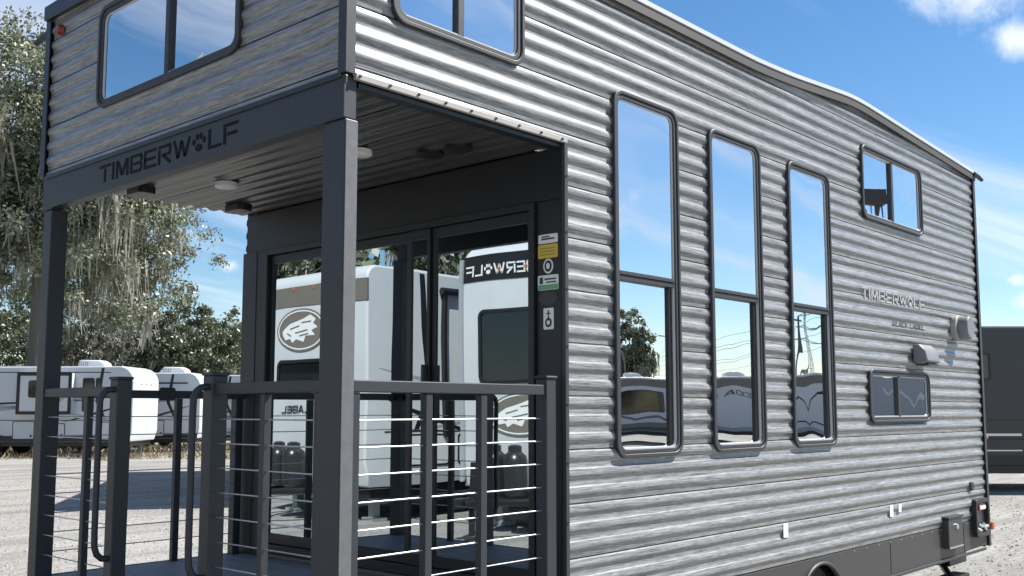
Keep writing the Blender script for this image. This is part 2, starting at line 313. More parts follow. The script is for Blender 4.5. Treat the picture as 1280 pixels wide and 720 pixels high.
def siding_wall(part_name, fn, s0, s1, ztop, openings, kmin, kmax, m):
    """fn(s, depth, z)->xyz ; openings list (s0,s1,z0,z1)"""
    part = empty(part_name); part.parent = house
    brk = sorted({s0, s1, *[max(s0, min(s1, e)) for o in openings for e in o[:2]]})
    fine = []
    for a, b in zip(brk, brk[1:]):
        k = max(1, int((b - a) / 0.25)); fine += [a + (b - a) * i / k for i in range(k)]
    fine.append(brk[-1])
    for k in range(kmin, kmax):
        zb = ZK + k * PITCH
        if zb > max(ztop(s) for s in fine): break
        use = fine if zb + PITCH > min(ztop(s) for s in fine) else brk
        mb = MB(); nv = len(PROF); vs = []; fs = []
        for s in use:
            zt = ztop(s)
            for dz, dp in PROF: vs.append(fn(s, dp, min(zb + dz, zt)))
        for i in range(len(use) - 1):
            sm = (use[i] + use[i + 1]) / 2; zt = max(ztop(use[i]), ztop(use[i + 1]))
            for j in range(nv - 1):
                zm = zb + (PROF[j][0] + PROF[j + 1][0]) / 2
                if zb + PROF[j][0] >= zt: continue
                if any(o[0] < sm < o[1] and o[2] < zm < o[3] for o in openings): continue
                fs.append((i * nv + j, (i + 1) * nv + j, (i + 1) * nv + j + 1, i * nv + j + 1))
        if not fs: continue
        par = {}
        def find(i):
            while par.setdefault(i, i) != i: i = par[i]
            return i
        for f in fs:
            for i in f[1:]: par[find(i)] = find(f[0])
        comps = {}
        for f in fs: comps.setdefault(find(f[0]), []).append(f)
        for cf in comps.values():
            used = sorted({i for f in cf for i in f}); mp = {a: b for b, a in enumerate(used)}
            MB().add([vs[i] for i in used], [tuple(mp[i] for i in f) for f in cf]).build('siding_panel', m, part, smooth=50, fix=False)
    return part
# windows on the side wall (x0,x1,z0,z1), mullion kind
SIDEWIN = [(1.65, 2.23, 1.385, 3.215, 'h', 2.285), (2.54, 3.127, 1.385, 3.20, 'h', 2.275), (3.475, 4.07, 1.385, 3.185, 'h', 2.268),
           (0.205, 0.985, 3.138, 3.62, 'v', 0.598), (4.605, 5.745, 2.975, 3.515, 'v', 5.178), (4.612, 5.75, 1.527, 1.905, 'v', 5.160)]
FRONTWIN = (0.70, 1.99, 3.128, 3.66, 'v', 1.325)
ins = 0.028
ops = [(a + ins, b - ins, c + ins, d - ins) for a, b, c, d, *_ in SIDEWIN] + [(-1, D, 0, 2.872)]
siding_wall('side_wall', lambda s, d, z: (s, -d, z), 0.022, LEN - 0.02, roofz, ops, 0, 13, M['siding'])
a, b, c, d, *_ = FRONTWIN
siding_wall('front_wall', lambda s, d, z: (-d, W - s, z), 0.02, W - 0.02, lambda s: 3.72 + 0.055 * (1 - s / W), [(W - b + ins, W - a - ins, c + ins, d - ins), (-1, 9, 0, 2.872)], 8, 13, M['siding'])
siding_wall('far_side_wall', lambda s, d, z: (LEN - s, W + d, z), 0.02, LEN - 0.022, lambda s: roofz(LEN - s) + .05, [(LEN - D, LEN + 1, 0, 2.872)], 0, 13, M['siding'])
siding_wall('rear_wall', lambda s, d, z: (LEN + d, s, z), 0.02, W - 0.02, lambda s: 3.66 + .05 * s / W, [], 0, 13, M['siding'])

# inner shell so that the rooms behind the glass are closed
mb = MB().box(D + .03, LEN - .03, 0.03, W - .03, .70, .76); mb.build('interior_floor', M['inside'], house)
mb = MB().box(D + .03, LEN - .03, W - .06, W - .03, .76, 3.66); mb.build('interior_lining', M['inside'], house)
mb = MB().box(LEN - .06, LEN - .03, .03, W - .06, .76, 3.64); mb.build('interior_lining', M['inside'], house)
mb = MB().box(4.3, 4.34, .05, W - .06, .76, 3.64); mb.build('partition', M['inside'], house)
mb = MB().box(0.04, D + .02, .03, W - .03, 2.90, 2.96); mb.build('loft_floor', M['inside'], house)
for k in range(8):    # open stair up to the loft, seen dimly through the tall windows
    MB().box(1.75 + k * .2, 2.05 + k * .2, W - .75, W - .07, .95 + k * .24, .99 + k * .24).build('stair_tread', M['white'], house)

# roof sheet following the raised rear section
rx = [0 - .03, 0.6, 1.2, 1.8, 2.4, 2.9, 3.1, 3.25, 3.4, 3.56, 3.7, 3.85, 3.96, 4.1, 4.25, 4.36, 4.46, 4.56, 4.66, 4.75, 5.0, 5.3, 5.9, 6.5, LEN + .03]
def smooth_roof(x): return sum(roofz(x + o) for o in (-.12, -.06, 0, .06, .12)) / 5
vs = []; fs = []
for x in rx:
    z = smooth_roof(x)
    vs += [(x, -.012, z + .035), (x, W / 2, z + .12), (x, W + .012, z + .085), (x, W + .012, z + .06), (x, W / 2, z + .09), (x, -.012, z + .005)]
for i in range(len(rx) - 1):
    for k in range(6): fs.append((i * 6 + k, i * 6 + (k + 1) % 6, (i + 1) * 6 + (k + 1) % 6, (i + 1) * 6 + k))
fs += [(0, 1, 2, 3, 4, 5), tuple(range(len(vs) - 1, len(vs) - 7, -1))]
roof = MB().add(vs, fs).build('roof', M['rvwhite'], house, smooth=30)
def rail(y0, y1, dz0, dz1, m, name, zoff=0.0):
    vs = []; fs = []
    for x in rx:
        z = smooth_roof(x) + zoff
        vs += [(x, y0, z + dz0), (x, y1, z + dz0), (x, y1, z + dz1), (x, y0, z + dz1)]
    for i in range(len(rx) - 1):
        for k in range(4): fs.append((i * 4 + k, i * 4 + (k + 1) % 4, (i + 1) * 4 + (k + 1) % 4, (i + 1) * 4 + k))
    fs += [(0, 1, 2, 3), tuple(range(len(vs) - 1, len(vs) - 5, -1))]
    return MB().add(vs, fs).build(name, m, roof, smooth=30)
rail(-.036, -.013, .020, .046, M['rvwhite'], 'drip_rail'); rail(-.030, -.0135, -.035, .010, M['trimdark'], 'rail_insert')
rail(W + .013, W + .03, .012, .05, M['black'], 'drip_rail', .05)
MB().prism([(-.03, 3.705), (W + .03, 3.755), (W + .03, 3.835), (W / 2, 3.845), (-.03, 3.775)], lambda u, v, w: (w, u, v), -.04, -.013).build('gable_rail', M['black'], roof, bevel=.004)
MB().prism([(0, 3.665), (W, 3.715), (W, 3.76), (0, 3.71)], lambda u, v, w: (w, u, v), LEN + .014, LEN + .04).build('gable_rail', M['black'], roof, bevel=.004)
for nm, x, y, dx, dy, z in (('drain_spout', 0.0, W + .012, -.02, .15, 3.70), ('drain_spout', LEN - .02, -.03, .16, -.02, 3.70)):
    MB().tube([(x, y, z), (x + dx * .5, y + dy * .5, z - .012), (x + dx, y + dy, z - .035)], [.022, .02, .016], 8).build(nm, M['black'], roof, smooth=40)

# corner trims
MB().prism([(-.024, -.024), (.024, -.024), (.024, -.016), (-.016, -.016), (-.016, .024), (-.024, .024)], lambda u, v, w: (u, v, w), 2.872, 3.745).build('corner_trim', M['post'], house, bevel=.002)
MB().prism([(-.024, W - .024), (-.016, W - .024), (-.016, W + .016), (.024, W + .016), (.024, W + .030), (-.024, W + .030)], lambda u, v, w: (u, v, w), 2.872, 3.79).build('corner_trim', M['black'], house, bevel=.002)
MB().prism([(LEN - .024, -.018), (LEN + .018, -.018), (LEN + .018, .024), (LEN + .024, .024), (LEN + .024, -.024), (LEN - .024, -.024)], lambda u, v, w: (u, v, w), .46, 3.69).build('corner_trim', M['frame'], house, bevel=.002)
MB().box(D - .012, D + .012, -.022, .0, .72, 2.86).build('corner_trim', M['frame'], house, bevel=.002)
edge = MB().box(.03, D + .012, -.022, -.004, 2.856, 2.880).build('soffit_edge_trim', M['trim'], house, bevel=.002)
for x in np.linspace(.045, D - .03, 9):
    MB().lathe([(.0062, -.004), (.0062, 0), (.004, .002)], (x, -.0245, 2.868), 'y', 10).build('screw', M['black'], edge, matrix=None)
for z in np.linspace(.85, 2.7, 8):
    MB().lathe([(.005, -.003), (.005, 0)], (D, -.0225, z), 'y', 8).build('screw', M['black'], edge)

# ---- windows
def side_fn(u, v, w): return (u, -w, v)
def front_fn(u, v, w): return (-w, u, v)
def window(parent, fn, u0, u1, v0, v1, kind, mid, glass=M['glass'], fw=.042, r=.075):
    w = empty('window'); w.parent = parent
    o = rrect(u0, u1, v0, v1, r); i1 = rrect(u0 + .020, u1 - .020, v0 + .020, v1 - .020, r - .015); i2 = rrect(u0 + fw, u1 - fw, v0 + fw, v1 - fw, r - .03)
    MB().ring(o, i1, fn, .004, .026).ring(i1, i2, fn, .002, .019).build('frame', M['frame'], w, bevel=.004, smooth=40)
    MB().ring(rrect(u0 + fw - .001, u1 - fw + .001, v0 + fw - .001, v1 - fw + .001, r - .031), rrect(u0 + fw + .006, u1 - fw - .006, v0 + fw + .006, v1 - fw - .006, r - .036), fn, -.030, .010).build('bead', M['seal'], w)
    a, b, c, d = u0 + fw + .003, u1 - fw - .003, v0 + fw + .003, v1 - fw - .003
    if kind == 'h':
        MB().prism(rrect(a, b, mid + .008, d, .012, 3), fn, .000, .005).build('pane', glass, w)
        MB().prism([(a, c), (b - .035, c), (b - .035, mid - .012), (a, mid - .012)], fn, -.022, -.017).build('pane', glass, w)
        mb = MB().prism([(a, mid - .028), (b, mid - .028), (b, mid - .004), (a, mid - .004)], fn, -.02, .010)
        mb.prism([(a, mid - .002), (b, mid - .002), (b, mid + .018), (a, mid + .018)], fn, -.008, .016); mb.build('mullion', M['frame'], w, bevel=.002)
        MB().prism([(b - .034, c), (b, c), (b, mid - .03), (b - .034, mid - .03)], fn, -.028, -.004).build('sash_stile', M['black'], w)
    else:
        MB().prism([(a, c), (mid - .012, c), (mid - .012, d), (a, d)], fn, -.012, -.007).build('pane', glass, w)
        MB().prism([(mid + .012, c), (b, c), (b, d), (mid + .012, d)], fn, .000, .005).build('pane', glass, w)
        MB().prism([(mid - .022, c - .004), (mid + .014, c - .004), (mid + .014, d + .004), (mid - .022, d + .004)], fn, -.016, .012).build('mullion', M['frame'], w, bevel=.003)
    return w
for q in SIDEWIN:
    w_ = window(house, side_fn, *q)
    if q[4] == 'h':
        for k in range(4):
            zz = q[5] + .10 + k * .215
            MB().prism([(q[0] + .03, zz), (q[0] + .30, zz), (q[0] + .30, zz + .11), (q[0] + .03, zz + .11)], side_fn, -.075, -.060).build('blind_slat', M['white'], w_)
window(house, front_fn, *FRONTWIN)

# ---- porch: fascia, posts, soffit, deck
fascia = MB().prism([(0.0, 2.705), (.0, 2.872), (W, 2.872), (W, 2.69), (W - .11, 2.69), (W - .13, 2.697), (.15, 2.705)], lambda u, v, w: (w, u, v), -.012, .05).build('fascia', M['post'], house, bevel=.004)
MB().box(-.020, -.011, .02, W - .02, 2.858, 2.880).build('fascia_bead', M['black'], fascia, bevel=.002)
for polys in text_polys('TIMBERWPLF', W - 1.935, W - .69, 0, 1):
    mb = MB()
    for poly in polys:
        pp = [(W - u, 2.742 + v * .088) for u, v in poly]
        mb.prism(pp, lambda u, v, w: (-w, u, v), .0122, .0140)
    mb.build('letter', M['ink'], fascia)
MB().box(-.002, .058, 0.0, .132, .74, 2.704).build('post', M['post'], house, bevel=.004)
MB().box(.0, .056, -.0035, -.0002, .75, 2.70).build('post_cover', M['postgrey'], house, bevel=.001)
MB().box(-.002, .088, W - .095, W, .74, 2.689).build('post', M['post'], house, bevel=.004)
MB().box(.059, D, .0, .05, 2.834, 2.851).build('soffit_frame', M['panel'], house)
sof = empty('soffit'); sof.parent = house
SP = .111
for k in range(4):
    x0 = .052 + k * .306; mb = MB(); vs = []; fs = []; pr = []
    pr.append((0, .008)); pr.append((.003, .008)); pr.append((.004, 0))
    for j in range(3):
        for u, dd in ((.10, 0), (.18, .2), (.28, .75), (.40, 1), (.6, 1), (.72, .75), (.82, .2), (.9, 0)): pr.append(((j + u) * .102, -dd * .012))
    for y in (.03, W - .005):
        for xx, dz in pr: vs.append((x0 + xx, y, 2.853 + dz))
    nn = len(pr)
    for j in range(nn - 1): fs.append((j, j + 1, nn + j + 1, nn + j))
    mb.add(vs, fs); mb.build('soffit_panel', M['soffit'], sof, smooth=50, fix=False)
for x, y in ((.648, 1.84), (.684, .76)):
    MB().lathe([(.062, -.022), (.062, .0), (.05, -.0)][::-1] + [(.055, -.026)], (x, y, 2.842), 'z', 28).build('ceiling_light', M['white'], sof, smooth=40)
for x, y in ((.95, .557), (.961, .375)):
    MB().lathe([(.07, .0), (.07, -.010), (.055, -.014)], (x, y, 2.842), 'z', 28).build('speaker', M['black'], sof, smooth=40)
for x, y in ((.40, 2.30), (1.032, 2.318)):
    MB().prism(rrect(x - .05, x + .05, y - .09, y + .09, .03), lambda u, v, w: (u, v, w), 2.802, 2.843).build('speaker', M['black'], sof, bevel=.004)
# deck
deck = empty('deck'); deck.parent = house
for k in range(9):
    x0 = .005 + k * .1410; MB().box(x0, x0 + .137, .004, W - .004, ZDECK - .028, ZDECK).build('deck_board', M['deck'], deck, bevel=.003)
MB().box(.0, 1.27, .0, W, ZDECK - .05, ZDECK - .03).build('deck_frame', M['black'], deck)
MB().box(-.02, .0, .0, W, .46, ZDECK + .002).build('deck_rim', M['post'], deck, bevel=.003)
MB().box(.0, D - .014, -.02, -.001, .46, ZDECK + .002).build('deck_rim', M['post'], deck, bevel=.003)
MB().box(.0, D - .014, W + .001, W + .02, .46, ZDECK + .002).build('deck_rim', M['post'], deck, bevel=.003)

# ---- porch end wall with sliding door
MB().box(D, D + .03, .012, .162, ZDECK, 2.60).build('end_wall_panel', M['panel'], house, bevel=.002)
MB().box(D, D + .03, .012, W, 2.602, 2.845).build('end_wall_panel', M['panel'], house, bevel=.002)
MB().box(D - .012, D + .03, W - .13, W + .02, ZDECK, 2.601).build('end_wall_post', M['post'], house, bevel=.003)
MB().box(D - .008, D + .03, W - .222, W - .132, ZDECK, 2.601).build('end_wall_panel', M['panel'], house, bevel=.002)
door = empty('sliding_door'); door.parent = house
yA, yB, z0, z1 = .164, W - .224, ZDECK + .03, 2.60
mb = MB()
mb.box(D - .02, D + .045, yA, yA + .03, z0, z1).box(D - .02, D + .045, yB - .03, yB, z0, z1).box(D - .02, D + .045, yA + .03, yB - .03, z1 - .035, z1).box(D - .02, D + .045, yA + .03, yB - .03, z0, z0 + .05)
mb.build('door_frame', M['panel'], door, bevel=.003)
cuts = [(yA + .032, .865, .018), (.913, 1.055, .0), (1.085, yB - .032, .018)]
for y0, y1, dx in ((yA + .032, .885, .020), (.890, 1.05, .004), (1.055, yB - .032, .020)):
    lf = empty('door_leaf'); lf.parent = door; st = .028 if y1 - y0 > .5 else .02
    mb = MB(); x0, x1 = D - .012 + dx, D + .012 + dx
    mb.box(x0, x1, y0, y0 + st, z0 + .052, z1 - .037).box(x0, x1, y1 - st, y1, z0 + .052, z1 - .037).box(x0, x1, y0 + st, y1 - st, z1 - .09, z1 - .037).box(x0, x1, y0 + st, y1 - st, z0 + .052, z0 + .11)
    mb.build('leaf_frame', M['panel'], lf, bevel=.002)
    MB().box(x0 + .009, x0 + .014, y0 + st, y1 - st, z0 + .11, z1 - .09).build('pane', M['doorglass'], lf)
MB().box(D - .045, D - .012, .895, .912, 1.55, 1.85).build('door_handle', M['black'], door, bevel=.004)
MB().box(D + .035, D + .05, yA, yB, 2.5, z1).build('valance', M['black'], door)

# stickers on the end wall panel
def sticker(y0, y1, zz0, zz1, m, marks=(), shape='r'):
    poly = rrect(y0, y1, zz0, zz1, .006, 2) if shape == 'r' else ellipse((y0 + y1) / 2, (zz0 + zz1) / 2, (y1 - y0) / 2, (zz1 - zz0) / 2)
    o = MB().prism(poly, lambda u, v, w: (-w + D, u, v), .001, .003).build('sticker', m, house)
    for (a, b, c, d, mm) in marks:
        MB().prism([(a, c), (b, c), (b, d), (a, d)], lambda u, v, w: (-w + D, u, v), .0032, .0042).build('print', mm, o)
    return o
sticker(.030, .148, 2.395, 2.438, M['white'], [(.05, .128, 2.412, 2.420, M['frame']), (.08, .128, 2.424, 2.430, M['frame'])])
sticker(.030, .150, 2.325, 2.390, M['yellow'], [(.045, .135, 2.37, 2.373, M['rvtan']), (.045, .135, 2.355, 2.358, M['rvtan']), (.045, .135, 2.34, 2.343, M['rvtan'])])
st = sticker(.058, .118, 2.252, 2.322, M['white'], (), 'o')
MB().prism(ellipse(.088, 2.287, .022, .027), lambda u, v, w: (-w + D, u, v), .0032, .0042).build('print', M['black'], st)
MB().prism(ellipse(.088, 2.287, .011, .015), lambda u, v, w: (-w + D, u, v), .0044, .005).build('print', M['white'], st)
sticker(.026, .152, 2.175, 2.245, M['white'], [(.028, .150, 2.177, 2.200, M['green']), (.120, .140, 2.205, 2.235, M['tank']), (.04, .11, 2.222, 2.229, M['frame']), (.04, .10, 2.208, 2.214, M['frame'])])
sticker(.030, .148, 2.105, 2.168, M['skirt'], (), 'o')
st = sticker(.056, .118, 1.99, 2.09, M['white'], [(.084, .09, 2.04, 2.08, M['black']), (.074, .1, 2.062, 2.067, M['black'])])
MB().prism(ellipse(.087, 2.022, .020, .022), lambda u, v, w: (-w + D, u, v), .0032, .0042).build('print', M['black'], st)
MB().prism(ellipse(.087, 2.022, .010, .011), lambda u, v, w: (-w + D, u, v), .0044, .005).build('print', M['white'], st)

# ---- railings
def railing(parts_fn): pass
rl = empty('railing'); rl.parent = house
def post(x0, x1, y0, y1, zt, cap=True, name='railing_post'):
    o = MB().box(x0, x1, y0, y1, ZDECK - .01, zt).build(name, M['post'], rl, bevel=.004)
    if cap:
        MB().prism([(x0 - .006, y0 - .006), (x1 + .006, y0 - .006), (x1 + .006, y1 + .006), (x0 - .006, y1 + .006)], lambda u, v, w: (u, v, w), zt, zt + .014).build('cap', M['post'], o, bevel=.005)
def cable(p, q): MB().tube([p, q], .0032, 6).build('cable', M['steel'], rl, smooth=60)
CZ = [1.58 - .1013 * k for k in range(9) if 1.58 - .1013 * k > ZDECK + .04]
# front right section (Y .132 - .93), front left (1.69 - 2.49)
MB().box(.004, .052, .133, .86, 1.684, 1.73).build('top_rail', M['post'], rl, bevel=.004)
post(-.006, .068, .850, .925, 1.762); MB().box(.014, .048, .500, .530, ZDECK, 1.683).build('baluster', M['post'], rl, bevel=.003); MB().box(.010, .052, .134, .175, ZDECK, 1.683).build('baluster', M['post'], rl, bevel=.003)
MB().box(.004, .052, 1.755, W - .096, 1.684, 1.73).build('top_rail', M['post'], rl, bevel=.004)
post(-.006, .068, 1.675, 1.750, 1.762); MB().box(.014, .048, 2.02, 2.055, ZDECK, 1.683).build('baluster', M['post'], rl, bevel=.003)
for z in CZ: cable((.03, .13, z), (.03, .855, z)); cable((.03, 1.745, z), (.03, W - .09, z))
# side section along Y=0
MB().box(.06, 1.152, .004, .05, 1.684, 1.73).build('top_rail', M['post'], rl, bevel=.004)
post(1.150, 1.216, -.004, .06, 1.757)
for x0, x1 in ((.060, .098), (.432, .468), (.745, .782)): MB().box(x0, x1, .010, .044, ZDECK, 1.683).build('baluster', M['post'], rl, bevel=.003)
for z in CZ: cable((.09, .027, z), (1.155, .027, z))
# far side section along Y=W
MB().box(.089, D - .02, W - .052, W - .006, 1.684, 1.73).build('top_rail', M['post'], rl, bevel=.004)
post(1.19, 1.24, W - .062, W - .004, 1.74); MB().box(.800, .838, W - .046, W - .012, ZDECK, 1.683).build('baluster', M['post'], rl, bevel=.003)
MB().prism(rrect(.68, .78, 1.672, 1.748, .012, 3), lambda u, v, w: (u, w, v), W - .062, W - .053).build('latch_plate', M['black'], rl, bevel=.003)
for z in CZ: cable((.085, W - .03, z), (1.195, W - .03, z))
for yc in (1.712, .888):      # bowed grab handles standing out from the two gate posts
    pts = [(-.005, yc, 1.715), (-.035, yc, 1.712), (-.058, yc, 1.695), (-.070, yc, 1.665), (-.072, yc, 1.60), (-.072, yc, 1.05), (-.070, yc, .985), (-.058, yc, .95), (-.035, yc, .93), (-.005, yc, .925)]
    MB().tube(pts, .015, 10).build('grab_handle', M['post'], rl, smooth=50)

# ---- skirt, chassis, wheels, hatches on the side wall
cxw = [3.80, 4.62]
poly = [(D - .01, .44), (D - .01, .70), (LEN - .02, .70), (LEN - .02, .475)]
def arch(c): return [(c + .33 * math.cos(R_(a)), .33 + .33 * math.sin(R_(a))) for a in range(20, 161, 10)]
poly2 = [(LEN - .02, .475), (LEN - .02, .698), (D - .01, .698), (D - .01, .44), (3.45, .44)] + [(3.80 + .33 * math.cos(R_(a)), .325 + .33 * math.sin(R_(a))) for a in range(160, 19, -10)] + [(4.15, .44), (5.3, .445), (6.7, .47)]
skirt = MB().prism(poly2[::-1], lambda u, v, w: (u, -w, v), -.012, .006).build('skirt', M['skirt'], house, bevel=.002)
for x in (2.3, 4.9, 6.4): MB().box(x, x + .006, -.0085, -.0062, .47, .695).build('seam', M['black'], skirt)
for x in np.arange(4.3, 6.9, .2): MB().lathe([(.006, -.009), (.006, -.0062)], (x, 0, .685), 'y', 8).build('rivet', M['galv'], skirt)
MB().box(4.16, LEN - .1, -.022, -.006, .436, .458).build('skirt_lip', M['frame'], skirt, bevel=.004)
MB().tube([(3.80 + .335 * math.cos(R_(a)), -.012, .325 + .335 * math.sin(R_(a))) for a in range(20, 161, 7)], .012, 8).build('wheel_arch', M['frame'], skirt, smooth=50)
MB().box(D - .01, LEN - .02, W - .01, W + .008, .44, .698).build('skirt', M['skirt'], house, bevel=.002)
MB().box(LEN - .01, LEN + .02, .02, W - .02, .45, .70).build('skirt', M['skirt'], house, bevel=.002)
MB().box(.1, LEN - .05, .10, W - .10, .50, .69).build('chassis', M['black'], house)
for y in (.35, W - .47): MB().box(-.6, LEN + .03, y, y + .12, .40, .50).build('chassis_beam', M['black'], house)
MB().box(LEN - .35, LEN + .06, .2, .34, .30, .40).build('stabiliser_jack', M['black'], house, bevel=.006)
MB().box(LEN - .9, LEN - .3, .06, .2, .20, .26).build('stabiliser_foot', M['black'], house, bevel=.006)
MB().tube([(LEN - .33, .27, .31), (LEN - .55, .13, .24)], .03, 8).build('stabiliser_leg', M['black'], house)
def wheel(parent, x, y, side, r=.33, w=.2):
    s = side
    wh = empty('wheel'); wh.parent = parent
    MB().lathe([(r * .6, -w / 2), (r * .93, -w / 2), (r, -w * .32), (r, w * .32), (r * .93, w / 2), (r * .6, w / 2)], (x, y, r), 'y', 28).build('tyre', M['rubber'], wh, smooth=35)
    MB().lathe([(r * .62, s * w * .30), (r * .58, s * w * .50), (r * .30, s * w * .42), (r * .22, s * w * .52), (.01, s * w * .54)], (x, y, r), 'y', 20).build('rim', M['chrome'], wh, smooth=35)
for c in (3.80, 4.53):
    wheel(house, c, .16, -1); wheel(house, c, W - .16, 1)
# vents, tags, hatches
v = MB().lathe([(.10, 0), (.10, .03), (.088, .045)], (6.43, -.02 - .0, 2.295), 'y', 28)
v = MB().lathe([(.105, -.05), (.105, -.004)], (6.40, .0, 2.292), 'y', 28).build('vent_collar', M['trim'], house, bevel=.006, smooth=40)
MB().lathe([(.088, -.13), (.098, -.115), (.098, -.052)], (6.43, .0, 2.292), 'y', 28).build('vent_hood', M['hood'], house, bevel=.004, smooth=40)
MB().prism([(-.012, 2.115), (-.012, 1.965), (-.085, 1.965), (-.125, 1.98), (-.11, 2.06), (-.06, 2.115)], lambda u, v, w: (w, u, v), 5.44, 5.71).build('exhaust_hood', M['hood'], house, bevel=.012, smooth=40)
MB().box(5.47, 5.68, -.12, -.02, 1.955, 1.966).build('exhaust_grille', M['black'], house)
for x in (3.34, 4.93):
    MB().prism(rrect(x - .028, x + .03, .862, .945, .004, 2), side_fn, .0115, .0140).build('paper_tag', M['white'], house)
MB().prism(rrect(5.06, 5.11, .885, .94, .004, 2), side_fn, .0115, .0140).build('paper_tag', M['white'], house)
hb = MB().prism(rrect(5.93, 6.24, .535, .768, .02, 3), side_fn, .0, .055).build('electric_hatch', M['skirt'], house, bevel=.006)
MB().lathe([(.02, -.068), (.022, -.055)], (6.10, .0, .70), 'y', 14).build('hatch_lock', M['chrome'], hb)
MB().prism(rrect(5.915, 6.255, .765, .785, .008, 2), side_fn, .0, .062).build('hatch_hood', M['frame'], hb, bevel=.003)
MB().prism(rrect(5.935, 6.235, .54, .55, .004, 2), side_fn, .056, .06).build('hatch_edge', M['chrome'], hb)
hr = empty('tail_lamp'); hr.parent = house
MB().ring(rrect(6.60, 6.94, .56, .875, .06), rrect(6.635, 6.905, .595, .84, .04), side_fn, .0, .05).build('housing', M['black'], hr, bevel=.006)
MB().prism(rrect(6.632, 6.908, .592, .843, .04), side_fn, .0, .02).build('back_plate', M['tank'], hr)
MB().prism(rrect(6.71, 6.88, .775, .835, .01, 2), side_fn, .02, .036).build('lens', M['red'], hr, bevel=.004)
MB().prism(rrect(6.73, 6.87, .785, .815, .01, 2), side_fn, .036, .040).build('reflector', M['white'], hr)
for k in range(5): MB().tube([(6.69 + .04 * k, -.02, .63 + .03 * (k % 2)), (6.71 + .045 * k, -.045, .61 + .03 * (k % 3))], .013, 8).build('connector', M['chrome'] if k % 2 else M['white'], hr)
MB().lathe([(.03, -.045), (.034, -.03), (.034, .0)], (6.975, -.02, .635), 'y', 14).build('marker_lamp', M['orange'], house, smooth=40)
MB().lathe([(.034, -.03), (.04, -.012)], (6.60, .0, .985), 'y', 14).build('water_inlet', M['black'], house)
MB().tube([(LEN + .02, -.01, 1.38), (LEN + .05, -.012, 1.38)], .02, 8).build('marker_lamp', M['orange'], house)
MB().lathe([(.022, -.025), (.032, 0)], (-.012, 2.455, 3.67), 'x', 16).build('marker_lamp', M['red'], house, smooth=40)
mb = MB()
for polys in text_polys('TIMBERWPLF', 4.55, 5.74, 0, 1):
    for p in polys: mb.prism([(u, 2.395 + v * .085) for u, v in p], side_fn, .0115, .0140)
mb.build('lettering', M['lettergrey'], house)
mb = MB()
for polys in text_polys('BLACK LABEL', 5.08, 5.72, 0, 1):
    for p in polys: mb.prism([(u, 2.235 + v * .035) for u, v in p], side_fn, .0115, .0135)
mb.build('lettering', M['frame'], house)

